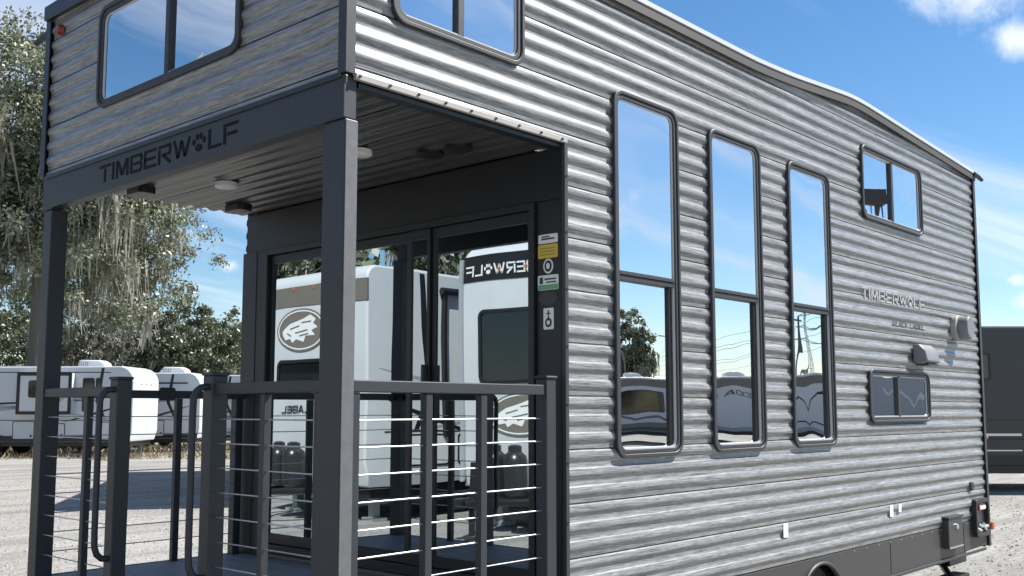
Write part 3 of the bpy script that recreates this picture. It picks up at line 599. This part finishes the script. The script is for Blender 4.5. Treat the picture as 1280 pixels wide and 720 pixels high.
# ================================================================== PARKED TRAILERS
def trailer(label, loc, rz, length, height, width=2.5, body='rvwhite', lower='rvgrey', band=None, front_r=.55, feats=(), front=(), ac=None, group=None, floor=.52, name='parked_trailer', tongue=True, swoosh=True, awning=False, slide=None, art=()):
    """local: x forward (front face at x=0, rear at -length), y across, z up"""
    t = empty(name, loc, rz); tag(t, label, 'trailer', group)
    hw = width / 2; r = front_r; zt = height
    prof = [(-length + .12, floor), (-.10, floor), (0, floor + .35), (0, zt - r)]
    for a in range(10, 91, 10): prof.append((-r * .9 + r * .9 * math.cos(R_(a)), zt - r + r * math.sin(R_(a))))
    prof += [(-length + .25, zt - .04), (-length + .06, zt - .10), (-length, zt - .35), (-length, floor + .15)]
    mb = MB().prism(prof, lambda u, v, w: (u, w, v), -hw, hw); bodyo = mb.build('body', M[body], t, bevel=.03, smooth=30)
    if lower:
        for s in (-1, 1):
            y0, y1 = sorted((s * hw, s * (hw + .006))); MB().box(-length + .12, -.08, y0, y1, floor + .01, floor + .20).build('lower_panel', M[lower], t)
    MB().box(-length + .3, -.2, -hw + .1, hw - .1, floor - .16, floor).build('underframe', M['rvblack'], t)
    for s in (-1, 1):
        for k in (0, 1): wheel(t, -length * .56 + (k - .5) * .82, s * (hw - .18), s, .34, .22)
        y0, y1 = sorted((s * (hw + .002), s * (hw + .02))); MB().box(-length * .56 - .86, -length * .56 + .86, y0, y1, .62, .74).build('fender', M['rvblack'], t, bevel=.01)
        MB().box(-.55, -.42, s * (hw - .35) - .05, s * (hw - .35) + .05, .06, floor).build('jack_leg', M['galv'], t)
        MB().box(-.62, -.35, s * (hw - .35) - .12, s * (hw - .35) + .12, .0, .06).build('jack_foot', M['galv'], t)
        MB().box(-length + .5, -length + .62, s * (hw - .35) - .05, s * (hw - .35) + .05, .0, floor).build('jack_leg', M['galv'], t)
        def sfn(u, v, w, s=s): return (u, s * (hw + w), v)
        if swoosh:
            MB().prism([(-1.02, zt - .05), (-1.12, zt - .05), (-1.30, 1.9), (-1.0, 1.3), (-.92, 1.3), (-1.16, 1.9)], sfn, .001, .004).build('stripe', M['rvblack'], t)
            for a, b, c, d, tk, mm in ((-length + .5, 1.75, -.7, 1.25, .10, 'rvgrey'), (-length + 1.2, 1.62, -1.0, 1.95, .06, 'rvblack'), (-length * .7, 1.45, -.25, 2.2, .13, 'rvgrey'), (-2.4, 1.2, -.3, 1.8, .07, 'rvblack')):
                P = []
                for i in range(11):
                    q = i / 10; P.append((a + (c - a) * q, b + (d - b) * q * q + .12 * math.sin(q * 3.1)))
                poly = [(u, v - tk * .5 * math.sin(math.pi * (i / 10)) - .004) for i, (u, v) in enumerate(P)] + [(u, v + tk * .5 * math.sin(math.pi * (i / 10)) + .004) for i, (u, v) in reversed(list(enumerate(P)))]
                MB().prism(poly, sfn, .001, .003).build('stripe', M[mm], t)
        for k, ft in enumerate(feats):
            kind, x0, x1, v0, v1 = ft[:5]
            if kind == 'window':
                w = MB().ring(rrect(x0, x1, v0, v1, .06), rrect(x0 + .04, x1 - .04, v0 + .04, v1 - .04, .04), sfn, .0, .02).build('window', M['rvblack'], t); MB().prism(rrect(x0 + .038, x1 - .038, v0 + .038, v1 - .038, .04), sfn, .002, .008).build('pane', M['rvglass'], w)
            elif kind == 'hatch':
                w = MB().ring(rrect(x0, x1, v0, v1, .05), rrect(x0 + .022, x1 - .022, v0 + .022, v1 - .022, .04), sfn, .0, .014).build('storage_hatch', M['rvblack'], t)
                MB().prism(rrect(x0 + .023, x1 - .023, v0 + .023, v1 - .023, .04), sfn, .001, .009).build('hatch_panel', M[body], w); MB().prism(rrect(x1 - .14, x1 - .08, v0 + .08, v0 + .16, .01, 2), sfn, .009, .02).build('latch', M['rvblack'], w)
            elif kind == 'door':
                w = MB().ring(rrect(x0, x1, v0, v1, .08), rrect(x0 + .03, x1 - .03, v0 + .03, v1 - .03, .06), sfn, .0, .02).build('door', M['rvblack'], t)
                MB().prism(rrect(x0 + .032, x1 - .032, v0 + .032, v1 - .032, .06), sfn, .001, .012).build('door_panel', M[body], w)
                MB().prism(rrect(x0 + .15, x1 - .15, v1 - .9, v1 - .25, .06), sfn, .012, .018).build('pane', M['rvglass'], w); MB().prism(rrect(x1 - .16, x1 - .09, v0 + .8, v0 + .95, .02), sfn, .012, .04).build('handle', M['rvblack'], w)
            elif kind == 'strip': MB().prism([(x0, v0), (x1, v0), (x1, v1), (x0, v1)], sfn, .001, .012).build('bright_strip', M['chrome'], t, bevel=.004)
            elif kind == 'line':
                MB().prism([(x0, v0), (x1, v0), (x1, v1), (x0, v1)], sfn, .001, .006).build('trim_line', M['rvblack'], t)
        for it in (art if s == 1 else ()):
            if it[0] == 'text':
                _, txt, u0, u1, v0, h, mm = it; mb = MB()
                for polys in text_polys(txt, -u1, -u0, 0, 1):
                    for p_ in polys: mb.prism([(-u, v0 + v * h) for u, v in p_], sfn, .004, .008)
                mb.build('lettering', M[mm], t)
            elif it[0] == 'curve':
                for (a0, b0), (a1, b1) in zip(it[1], it[1][1:]): MB().prism(bar(a0, b0, a1, b1, it[2]), sfn, .004, .007).build('stripe', M[it[3]], t)
            else: MB().prism(rrect(it[1], it[2], it[3], it[4], .03, 3), sfn, .002, .006).build('panel', M[it[5]], t)
        if awning:
            y = s * (hw + .07); MB().tube([(-length + 1.2, y, zt - .28), (-1.4, y, zt - .28)], .06, 10).build('awning_roll', M['rvblack'], t, smooth=50)
            for xx in (-length + 1.3, -1.5): MB().box(xx - .03, xx + .03, min(s * hw, s * (hw + .08)), max(s * hw, s * (hw + .08)), 1.2, zt - .3).build('awning_arm', M['rvblack'], t)
    if slide:
        for (x0, x1, v0, v1, dep, s) in slide:
            y0, y1 = sorted((s * hw, s * (hw + dep))); so_ = MB().box(x0, x1, y0, y1, v0, v1).build('slide_out', M[body], t, bevel=.02)
            def ofn(u, v, w, s=s, dep=dep): return (u, s * (hw + dep + w), v)
            MB().ring(rrect(x0 - .02, x1 + .02, v0 - .02, v1 + .02, .03, 2), rrect(x0 + .09, x1 - .09, v0 + .09, v1 - .09, .03, 2), ofn, -.02, .015).build('slide_trim', M['rvblack'], so_)
            xm = (x0 + x1) / 2
            for wx in (x0 + .38, x1 - .75):
                w = MB().prism(rrect(wx, wx + .34, v0 + .55, v1 - .25, .08), ofn, .001, .014).build('pane', M['rvglass'], so_)
            MB().prism([(x0 + .9, v0 + .15), (x0 + 1.15, v0 + .15), (x0 + 1.9, v0 + .75), (x0 + 1.9, v0 + .9)], ofn, .001, .004).build('stripe', M['rvgrey'], so_)
    MB().box(-length + .3, -r * .8, -hw + .06, hw - .06, zt - .035, zt + .01).build('roof_membrane', M['rvwhite'], t, bevel=.01)
    for ax in (ac or ()):
        MB().prism([(ax - .50, zt), (ax + .50, zt), (ax + .42, zt + .17), (ax + .25, zt + .26), (ax - .38, zt + .27), (ax - .48, zt + .2)], lambda u, v, w: (u, w, v), -.34, .34).build('air_conditioner', M['white'], t, bevel=.04, smooth=40)
        for k in range(5): MB().box(ax - .44 + k * .07, ax - .41 + k * .07, -.348, -.338, zt + .06, zt + .2).build('vent_slot', M['rvgrey'], t)
    MB().box(-length * .7 - .2, -length * .7 + .2, -.2, .2, zt - .01, zt + .1).build('roof_vent', M['white'], t, bevel=.03)
    if tongue:
        for s in (-1, 1): MB().tube([(-.1, s * .75, .45), (1.25, s * .05, .45)], .05, 6).build('tongue_beam', M['rvblack'], t)
        MB().tube([(1.05, 0, .05), (1.05, 0, .95)], .04, 10).build('jack_post', M['rvblack'], t); MB().lathe([(.10, .0), (.10, .02)], (1.05, 0, .0), 'z', 16).build('jack_foot', M['rvblack'], t)
        MB().box(1.18, 1.42, -.07, .07, .40, .52).build('coupler', M['rvblack'], t, bevel=.02)
        for s in (-1, 1):
            MB().lathe([(.10, .50), (.155, .53), (.16, .60), (.16, .95), (.145, 1.02), (.09, 1.07), (.09, 1.14), (.05, 1.16)], (.42, s * .18, 0), 'z', 20).build('gas_bottle', M['tank'], t, smooth=40)
    # front and rear faces
    def ffn(u, v, w): return (w, u, v)
    for it in front:
        kind = it[0]
        if kind == 'band':
            _, v0, v1, mm = it; MB().prism([(-hw - .004, v0), (hw + .004, v0), (hw + .004, v1), (-hw - .004, v1)], ffn, -.03, .012).build('front_band', M[mm], t, bevel=.004)
        elif kind == 'cap':      # wraps the curved top of the nose
            _, v0, mm, arch_ = it; pr = [(0.012, v0)] + [(-r * .9 + (r * .9 + .012) * math.cos(R_(a)), zt - r + (r + .012) * math.sin(R_(a))) for a in range(0, 91, 10)]
            n_ = len(pr); ys = np.linspace(-hw - .006, hw + .006, 13); vs = []
            for y in ys:
                for u, v in pr: vs.append((u, y, v if v > v0 + .02 else v0 + arch_ * (1 - (y / hw) ** 2)))
            fs = [(i * n_ + j, i * n_ + j + 1, (i + 1) * n_ + j + 1, (i + 1) * n_ + j) for i in range(12) for j in range(n_ - 1)]
            MB().add(vs, fs).build('front_cap', M[mm], t, smooth=40)
        elif kind == 'window':
            _, u0, u1, v0, v1 = it; w = MB().ring(rrect(u0, u1, v0, v1, .12), rrect(u0 + .05, u1 - .05, v0 + .05, v1 - .05, .08), ffn, .0, .03).build('front_window', M['rvblack'], t, bevel=.004); MB().prism(rrect(u0 + .048, u1 - .048, v0 + .048, v1 - .048, .08), ffn, .002, .014).build('pane', M['rvglass'], w)
        elif kind == 'text':
            _, txt, u0, u1, v0, h, mm = it; mb = MB()
            for polys in text_polys(txt, u0, u1, 0, 1):
                for p in polys: mb.prism([(u, v0 + v * h) for u, v in p], ffn, .013, .018)
            mb.build('lettering', M[mm], t)
        elif kind == 'emblem':
            _, cu, cv, ru, rv = it
            e = MB().prism(ellipse(cu, cv, ru, rv, 32), ffn, .013, .017).build('emblem', M['rvtan'], t)
            MB().ring(ellipse(cu, cv, ru * .94, rv * .92, 32), ellipse(cu, cv, ru * .90, rv * .86, 32), ffn, .0172, .019).build('emblem_ring', M['white'], e)
            head = [(.92, -.25), (.95, -.05), (.80, .12), (.55, .32), (.25, .42), (-.1, .55), (-.45, .72), (-.75, .5), (-.6, .3), (-.85, .1), (-.5, -.05), (-.7, -.3), (-.2, -.3), (-.1, -.6), (.25, -.45), (.45, -.62), (.55, -.42), (.8, -.48)]
            MB().prism([(cu + a * ru * .78, cv + b * rv * .95) for a, b in head], ffn, .0172, .020).build('emblem_head', M['white'], e)
            for a0, b0, a1, b1 in ((.55, .05, .1, .2), (.3, -.15, -.3, -.02), (.1, -.3, -.35, -.2), (.0, .35, -.5, .4), (.7, -.15, .5, -.3)):
                MB().prism([(cu + a * ru * .78, cv + b * rv * .95) for a, b in bar(a0, b0, a1, b1, .07)], ffn, .0203, .022).build('emblem_line', M['rvtan'], e)
        elif kind == 'curve':
            _, pts, w_, mm = it
            for (a0, b0), (a1, b1) in zip(pts, pts[1:]): MB().prism(bar(a0, b0, a1, b1, w_), ffn, .013, .016).build('stripe', M[mm], t)
        elif kind == 'rect':
            _, u0, u1, v0, v1, mm = it; MB().prism(rrect(u0, u1, v0, v1, .03, 3), ffn, .012, .03).build('panel', M[mm], t)
        elif kind == 'pole':
            _, u0, w_, v0, v1, mm = it; MB().box(.0, .05, u0, u0 + w_, v0, v1).build('corner_trim', M[mm], t, bevel=.006)
    for s in (-1, 0, 1): MB().lathe([(.03, .02), (.04, .0)], (.0 - .012 * 0, s * .5, zt - r - .04), 'x', 10).build('marker_lamp', M['orange'], t)
    return t
def faces(dirv): return math.atan2(dirv.y, dirv.x)
AZ_R = faces(RGT); AZ_BACK = faces(-FWD)
feat_std = [('hatch', -1.6, -.7, .78, 1.25), ('hatch', -2.3, -1.8, .78, 1.25), ('hatch', -4.6, -3.6, .62, 1.15), ('window', -2.6, -1.9, 1.75, 2.45), ('window', -6.6, -5.4, 1.75, 2.5), ('door', -3.65, -2.95, .7, 2.6), ('line', -7.6, -.35, 1.285, 1.305)]
# left background row: sides seen, noses to the right
p = on_ground(166, 35.0)
pc = p + FWD.cross(Vector((0, 0, 1))) * 0
back = Vector((FWD.x, FWD.y, 0)).normalized()
trailer('white trailer with black framed slide-out behind the left porch post', p + back * 1.25, AZ_R, 9.4, 3.10, lower='rvblack', feats=[('hatch', -1.05, -.35, .62, 1.2), ('hatch', -2.75, -2.3, .62, 1.15), ('hatch', -4.1, -3.35, .6, 1.22), ('window', -5.6, -4.7, 1.7, 2.4), ('window', -1.75, -1.35, 1.55, 2.7), ('window', -1.3, -1.1, 2.1, 2.7), ('line', -9.0, -.35, 1.24, 1.265), ('line', -9.2, -.8, 2.88, 2.91)], ac=[-1.85], slide=[(-3.85, -2.02, 1.47, 2.86, .32, -1)], group='trailers parked across the lot', tongue=False)
p = on_ground(250, 39.0)
trailer('white trailer with dark swoosh stripes seen through the porch gateway', p + back * 1.25, AZ_R, 9.0, 3.02, lower='rvblack', feats=[('hatch', -2.0, -1.35, .6, 1.22), ('hatch', -2.7, -2.1, .6, 1.22), ('window', -4.4, -3.4, 1.7, 2.4), ('line', -8.6, -.35, 1.22, 1.24), ('line', -8.6, -.5, 2.60, 2.66)], ac=[-1.35], group='trailers parked across the lot', awning=False)
p = on_ground(318, 44.0)
trailer('farthest white trailer of the left row, half hidden by the porch end wall', p + back * 1.25, AZ_R, 9.0, 3.1, feats=feat_std, ac=[-4.0], group='trailers parked across the lot', tongue=False)
# trailer behind the house whose shadow lies on the gravel
pa, pb = on_ground(322, 17.2), on_ground(326, 27.6)
ax = (pb - pa).normalized(); rt = Vector((ax.y, -ax.x, 0))
trailer('white trailer parked behind the house, throwing its shadow on the gravel', pa + rt * 1.25, faces(-ax), (pb - pa).length, 3.75, feats=feat_std, ac=[-4.5], tongue=False)
# dark trailer at the right edge
p = on_ground(1540, 20.2)
trailer('tall charcoal trailer standing beyond the rear corner of the house', p + back * 1.25, AZ_R, 10.5, 3.28, body='rvdark', lower='rvblack', feats=[('hatch', -7.2, -6.2, .7, 1.25), ('window', -3.9, -2.7, 1.7, 2.5), ('line', -10.2, -.35, 1.02, 1.06), ('line', -10.2, -.35, 1.40, 1.42), ('door', -2.4, -1.7, .7, 2.6), ('strip', -10.0, -4.2, 1.10, 1.15), ('strip', -10.0, -4.2, .80, .83), ('hatch', -5.9, -4.9, 1.5, 2.1), ('window', -5.75, -4.75, 2.2, 2.75)], ac=[-5.2], tongue=False, swoosh=False)
# two noses facing the porch, seen mirrored in the sliding door
trailer('white trailer nose with lettered black brow, mirrored in right half of sliding door', (-5.4, 6.12, 0), 0, 9.5, 3.95, front=[('band', 3.42, 3.78, 'rvblack'), ('text', 'TIMBERWPLF', -.62, 1.16, 3.49, .15, 'white'), ('window', -.95, .90, 1.98, 3.02), ('emblem', .10, 1.55, .62, .30), ('pole', 1.19, .06, .6, 3.75, 'rvgrey')], feats=feat_std, front_r=.35, group='trailers facing the porch', slide=[(-5.5, -3.0, 1.0, 3.1, .5, 1)])
trailer('white trailer nose with oval animal emblem, mirrored in left half of sliding door', (-4.5, 9.68, 0), 0, 9.5, 3.72, width=2.6, front=[('band', 3.20, 3.52, 'rvtan'), ('emblem', .28, 2.83, .62, .33), ('window', -.85, .88, 1.95, 2.38), ('text', 'BLACK LABEL', -.75, .75, 1.58, .11, 'rvblack'), ('pole', 1.24, .06, .6, 3.2, 'rvgrey')], feats=feat_std, front_r=.2, group='trailers facing the porch', awning=True)
# row across the lot to the right, mirrored in the tall side windows
def mirror_y(px, d):
    q_ = at_depth(px, 512, d); return Vector((q_.x, -q_.y, 0))
rowdir = (mirror_y(1160, 47) - mirror_y(770, 47)).normalized(); nrm = Vector((-rowdir.y, rowdir.x, 0))
if nrm.x > 0: nrm = -nrm
wav = [(-1.0, 2.2), (-.8, 1.75), (-.55, 2.05), (-.2, 1.8), (.2, 1.1), (.5, 1.9), (.75, 2.1), (1.1, 1.6)]
wv_ = [(-2.9 + (a_ + 1.0) * .95, b_ * .75 + .72) for a_, b_ in wav]
trailer('long white trailer with tan roof band, mirrored in the three tall windows', mirror_y(1062, 47) - nrm * 1.25, faces(rowdir), 12.2, 3.22, feats=[('window', -10.8, -8.4, 1.45, 2.5), ('hatch', -7.6, -6.6, .7, 1.2), ('door', -7.5, -6.7, .75, 2.6)], swoosh=False, tongue=False, ac=[-10.0, -5.0], group='trailers across the lot to the right', front_r=.3,
        art=[('panel', -12.0, -.3, 2.72, 3.12, 'rvtan'), ('text', 'OCIDA NA', -6.4, -4.3, 2.28, .22, 'rvblack'), ('panel', -6.5, -6.2, 1.2, 2.2, 'rvblack'), ('curve', wv_, .08, 'rvblack'), ('curve', [(a_, b_ * .3 + .35) for a_, b_ in wv_], .07, 'rvblack'), ('curve', [(-11.8, 1.1), (-10.6, 1.45), (-9.8, 1.15), (-8.9, 1.25), (-7.8, .95)], .12, 'rvtan'), ('panel', -12.0, -8.0, .55, .95, 'rvtan')])
wv2 = [(a_ * 1.4 - 7.6, b_ * .8 + .9) for a_, b_ in wav]
trailer('blue grey trailer with white wave stripe, mirrored in the low side window', mirror_y(1345, 47) - nrm * 1.25, faces(rowdir), 9.6, 3.2, body='rvgrey', feats=[('window', -6.6, -5.6, 1.6, 2.4), ('hatch', -4.6, -3.6, .7, 1.2)], swoosh=False, tongue=False, ac=[-5.0], group='trailers across the lot to the right', front_r=.4, art=[('curve', wv2, .12, 'rvwhite'), ('panel', -9.4, -6.8, 1.15, 1.3, 'rvwhite')])

# ================================================================== PYLON, POLE, MAST
def lattice(loc, h, label):
    t = empty('power_pylon', loc, R_(35)); tag(t, label, 'pylon'); mb = MB(); w0, w1 = 2.6, .5
    lv = [h * k / 9 for k in range(10)]
    def cr(z, s, q): ww = (w0 + (w1 - w0) * z / h) / 2; return Vector((s * ww, q * ww, z))
    for s in (-1, 1):
        for q in (-1, 1): mb.tube([cr(z, s, q) for z in lv], .10, 4)
    for a, b in zip(lv, lv[1:]):
        for s, q, s2, q2 in ((-1, -1, 1, -1), (1, -1, 1, 1), (1, 1, -1, 1), (-1, 1, -1, -1)): mb.tube([cr(a, s, q), cr(b, s2, q2)], .06, 4); mb.tube([cr(b, s, q), cr(b, s2, q2)], .05, 4)
    mb.build('tower', M['galv'], t)
    for z, wd in ((h * .72, 4.5), (h * .84, 3.8), (h * .95, 3.0)):
        MB().tube([(-wd, 0, z), (0, 0, z + .5), (wd, 0, z)], .10, 4).tube([(-wd, 0, z), (wd, 0, z)], .09, 4).build('cross_arm', M['galv'], t)
        for s in (-1, 1):
            pts = [(s * wd, -160 * k / 16, z - .6 - 3.5 * math.sin(math.pi * k / 16)) for k in range(17)]
            MB().tube(pts, .035, 4).build('wire', M['rvblack'], t)
    return t
q_ = mirror_y(1010, 200); lattice((q_.x, q_.y, 0), 21, 'lattice power pylon mirrored in the third tall window')
q_ = mirror_y(993, 120); up = empty('utility_pole', (q_.x, q_.y, 0)); tag(up, 'slim utility pole mirrored in the third tall window', 'pole')
MB().tube([(0, 0, 0), (0, 0, 12.6)], [.2, .13], 8).build('shaft', M['bark'], up); MB().box(-1.3, 1.3, -.08, .08, 12.0, 12.2).build('cross_arm', M['bark'], up)
q_ = mirror_y(1097, 62); ml = empty('floodlight_mast', (q_.x, q_.y, 0), faces(nrm)); tag(ml, 'dark floodlight mast mirrored in the upper rear window', 'mast')
MB().tube([(0, 0, 0), (0, 0, 14.3)], [.16, .1], 8).build('shaft', M['galv'], ml)
MB().prism([(-.8, 14.2), (.8, 14.2), (.8, 15.2), (-.8, 15.2)], lambda u, v, w: (w, u, v), -.3, .3).build('lamp_bank', M['trimdark'], ml, bevel=.05)
for u in (-.5, .45): MB().box(-.05, .05, u - .06, u + .06, 13.5, 14.2).build('bracket', M['trimdark'], ml)

# ================================================================== TREES
def quads_obj(name, V, m, parent):
    """V: (n,4,3) array"""
    n_ = V.shape[0]; me = bpy.data.meshes.new(name); me.vertices.add(n_ * 4); me.vertices.foreach_set('co', V.reshape(-1).astype(np.float32))
    me.loops.add(n_ * 4); me.loops.foreach_set('vertex_index', np.arange(n_ * 4, dtype=np.int32)); me.polygons.add(n_)
    me.polygons.foreach_set('loop_start', np.arange(0, n_ * 4, 4, dtype=np.int32)); me.update(); me.materials.append(m)
    o = bpy.data.objects.new(name, me); col.objects.link(o); o.parent = parent; return o
def unit(v): return v / np.maximum(np.linalg.norm(v, axis=-1, keepdims=True), 1e-9)
def leaves(centers, rad, per, size, rg):
    n_ = len(centers); P = np.repeat(centers, per, 0) + rg.normal(0, 1, (n_ * per, 3)) * np.repeat(rad, per)[:, None] * np.array([.55, .55, .42])
    a = unit(rg.normal(0, 1, P.shape)); b = unit(np.cross(a, unit(rg.normal(0, 1, P.shape))))
    s = size * rg.uniform(.55, 1.35, (len(P), 1)); a = a * s; b = b * s * .55
    return np.stack([P - a, P - b * .9, P + a, P + b * .9], 1)
def make_tree(name, loc, label, seed, height, spread, base, leafm, nclus, per, lsize, moss=0, group=None, lean=(0, 0), gap=.25, tr=.35):
    rg = np.random.default_rng(seed); t = empty(name, loc, 0); tag(t, label, 'tree', group)
    mb = MB(); tips = []
    z0 = base; top = height
    tk = [(0, 0, 0), (.15, .1, z0 * .5), (.1 + lean[0] * .2, .0 + lean[1] * .2, z0), (lean[0] * .5, lean[1] * .5, z0 + (top - z0) * .45), (lean[0] * .8, lean[1] * .8, z0 + (top - z0) * .78)]
    mb.tube(tk, [tr, tr * .8, tr * .7, tr * .4, tr * .12], 8)
    for k in range(11):
        f = rg.uniform(.1, .95); th = k * 2.4 + rg.uniform(-.4, .4); s = Vector(tk[2]).lerp(Vector(tk[4]), f)
        ln = spread * rg.uniform(.6, .95) * (1 - .45 * f); e = s + Vector((math.cos(th) * ln, math.sin(th) * ln, (top - z0) * rg.uniform(-.02, .32)))
        mdl = s.lerp(e, .5) + Vector((0, 0, ln * rg.uniform(.05, .2)))
        mb.tube([s, mdl, e], [tr * .34 * (1 - .5 * f), tr * .2, tr * .05], 6); tips += [np.array(mdl), np.array(e)]
        for j in range(4):
            s2 = mdl.lerp(e, rg.uniform(0, .9)); e2 = s2 + Vector(rg.normal(0, 1, 3)) * spread * .22 + Vector((0, 0, spread * .06)); mb.tube([s2, s2.lerp(e2, .5) + Vector((0, 0, .2)), e2], [tr * .12, tr * .08, tr * .02], 5); tips.append(np.array(e2))
    mb.build('trunk', M['bark'], t, smooth=60, fix=False)
    tips = np.array(tips); cz = (z0 + top) / 2 + (top - z0) * .02; rz_ = (top - z0) / 2
    C_ = []
    lob = unit(rg.normal(0, 1, (26, 3))); lobr = rg.uniform(.72, 1.12, 26)
    while len(C_) < nclus:
        if rg.random() < .35:
            c = tips[rg.integers(len(tips))] + rg.normal(0, spread * .12, 3)
        else:
            d = unit(rg.normal(0, 1, 3)); i = np.argmax(lob @ d); r = (rg.random() ** .38) * lobr[i]
            if rg.random() < gap * (1 if (math.sin(d[0] * 9 + seed) * math.sin(d[1] * 8) * math.sin(d[2] * 9 + 1) > 0) else 0) * 2.4: continue
            c = np.array([lean[0] * .6 + d[0] * r * spread, lean[1] * .6 + d[1] * r * spread, cz + d[2] * r * rz_ * (1 if d[2] > 0 else .85)])
        if c[2] < base * .6: continue
        C_.append(c)
    C_ = np.array(C_); rad = rg.uniform(.35, 1.0, nclus) * spread * .085 + .12
    quads_obj('crown', leaves(C_, rad, per, lsize, rg), M[leafm], t)
    if moss:
        low = C_[(C_[:, 2] < cz + rz_ * .25)]; low = low[rg.integers(len(low), size=moss)]; V = []
        for c in low:
            ns = rg.integers(9, 20); ln0 = rg.uniform(.7, 2.3)
            for s_ in range(ns):
                p = c + rg.normal(0, .22, 3) * np.array([1, 1, .6]); ln = ln0 * rg.uniform(.4, 1.1); th = rg.uniform(0, 3.14); wv = np.array([math.cos(th), math.sin(th), 0]) * rg.uniform(.03, .07); dr = np.array([rg.normal(0, .10), rg.normal(0, .10), -1])
                for k in range(3):
                    f0, f1 = k / 3, (k + 1) / 3; w0_, w1_ = wv * (1 - f0 * .8), wv * (1 - f1 * .8); a0 = p + dr * ln * f0; a1 = p + dr * ln * f1 + rg.normal(0, .03, 3)
                    V.append([a0 - w0_, a0 + w0_, a1 + w1_, a1 - w1_])
        quads_obj('moss', np.array(V), M['moss'], t)
    return t
def tg(px, d): q = on_ground(px, d); return (q.x, q.y, 0)
make_tree('live_oak', tg(40, 46), 'huge live oak draped with hanging moss behind the left porch post', 11, 19.0, 8.2, 6.4, 'oak', 1450, 125, .105, moss=420, gap=.62, tr=.55)
bgt = [(-60, 60, 10.5, 4.5, 'oakdark', 'dark tree low beyond the trailers at the left picture edge'), (40, 66, 8.6, 4.4, 'oakdark', 'round dark tree beyond the left trailer roof'), (110, 58, 8.6, 3.6, 'pale', 'thin pale tree above the air conditioner of the left trailer'), (178, 64, 8.4, 3.8, 'pale', 'grey leafy tree above the swoosh-striped trailer'), (238, 60, 8.0, 3.6, 'oakdark', 'dark tree below the oak, right of the grey leafy one'), (292, 66, 8.6, 3.8, 'oak', 'olive green tree touching the porch end wall in view')]
for i, (px, d, h, sp, lm, lb) in enumerate(bgt):
    make_tree('background_tree', tg(px, d), lb, 30 + i, h, sp, 1.2, lm, 210, 85, .115, moss=30 if lm == 'pale' else 0, group='trees beyond the trailers', gap=.6, tr=.22)
for i, (x, y, h, sp) in enumerate(((-17, 33, 11.5, 6.0), (-26, 26, 12, 6.0), (-24, 38, 11, 6.0), (-33, 18, 11.5, 5.5))):
    make_tree('mossy_tree', (x, y, 0), ['mossy tree mirrored at the far left of the sliding door', 'tree mirrored behind the gap between the two trailer noses', 'tallest dark tree mirrored in the sliding door', 'low tree mirrored above the lettered brow'][i], 60 + i, h, sp, 2.0, 'oak' if i % 2 == 0 else 'oakdark', 420, 50, .22, moss=90 if i != 3 else 0, group='trees mirrored in the sliding door', gap=.3, tr=.35)
q_ = mirror_y(790, 66); make_tree('oak_tree', (q_.x, q_.y, 0), 'brownish oak rising over the trailers in the first tall window', 81, 7.8, 1.9, 2.2, 'oak', 200, 60, .12, moss=20, gap=.3, tr=.25)
q_ = mirror_y(735, 66); make_tree('oak_tree', (q_.x, q_.y, 0), 'oak beside the brownish one, mirrored at the first tall window frame', 82, 6.5, 2.4, 1.6, 'oak', 200, 60, .12, gap=.3, tr=.25)

# dry grass strip at the foot of the far trailers
V = []; rg = np.random.default_rng(5)
for k in range(2600):
    px = rg.uniform(-40, 330); d = rg.uniform(33.5, 47); q = on_ground(px, d); c = np.array([q.x, q.y, 0.0])
    for j in range(3):
        th = rg.uniform(0, 6.28); h = rg.uniform(.05, .20); w = np.array([math.cos(th), math.sin(th), 0]) * .018; tp = c + np.array([rg.normal(0, .06), rg.normal(0, .06), h]); b = c + np.array([rg.normal(0, .1), rg.normal(0, .1), 0])
        V.append([b - w, b + w, tp + w * .3, tp - w * .3])
dg = quads_obj('dry_grass', np.array(V), M['drygrass'], None); tag(dg, 'strip of dry grass at the foot of the far trailers', 'grass', kind='stuff')

# loose stones on the lot
V = []; rg = np.random.default_rng(9); sv = []; sf = []
base_ = np.array([(1, 0, 0), (0, 1, 0), (-1, 0, 0), (0, -1, 0), (0, 0, .7)])
for k in range(6000):
    if k % 6: q = on_ground(rg.uniform(-20, 340), rg.uniform(8, 24))
    else: q = on_ground(rg.uniform(1150, 1330), rg.uniform(9, 19))
    sc_ = rg.uniform(.008, .028); th = rg.uniform(0, 6.28); c, s_ = math.cos(th), math.sin(th); o = len(sv)
    for p in base_ * rg.uniform(.7, 1.3, (5, 3)): sv.append((q.x + sc_ * (c * p[0] - s_ * p[1]), q.y + sc_ * (s_ * p[0] + c * p[1]), sc_ * p[2] - .001))
    sf += [(o, o + 1, o + 4), (o + 1, o + 2, o + 4), (o + 2, o + 3, o + 4), (o + 3, o, o + 4)]
st_ = MB().add(sv, sf).build('gravel', mat('loose_stone', (0.27, 0.26, 0.245), 0.9, var=0.4, vscale=2), fix=False)
tag(st_, 'loose pale gravel scattered over the parking lot', 'gravel', kind='stuff')
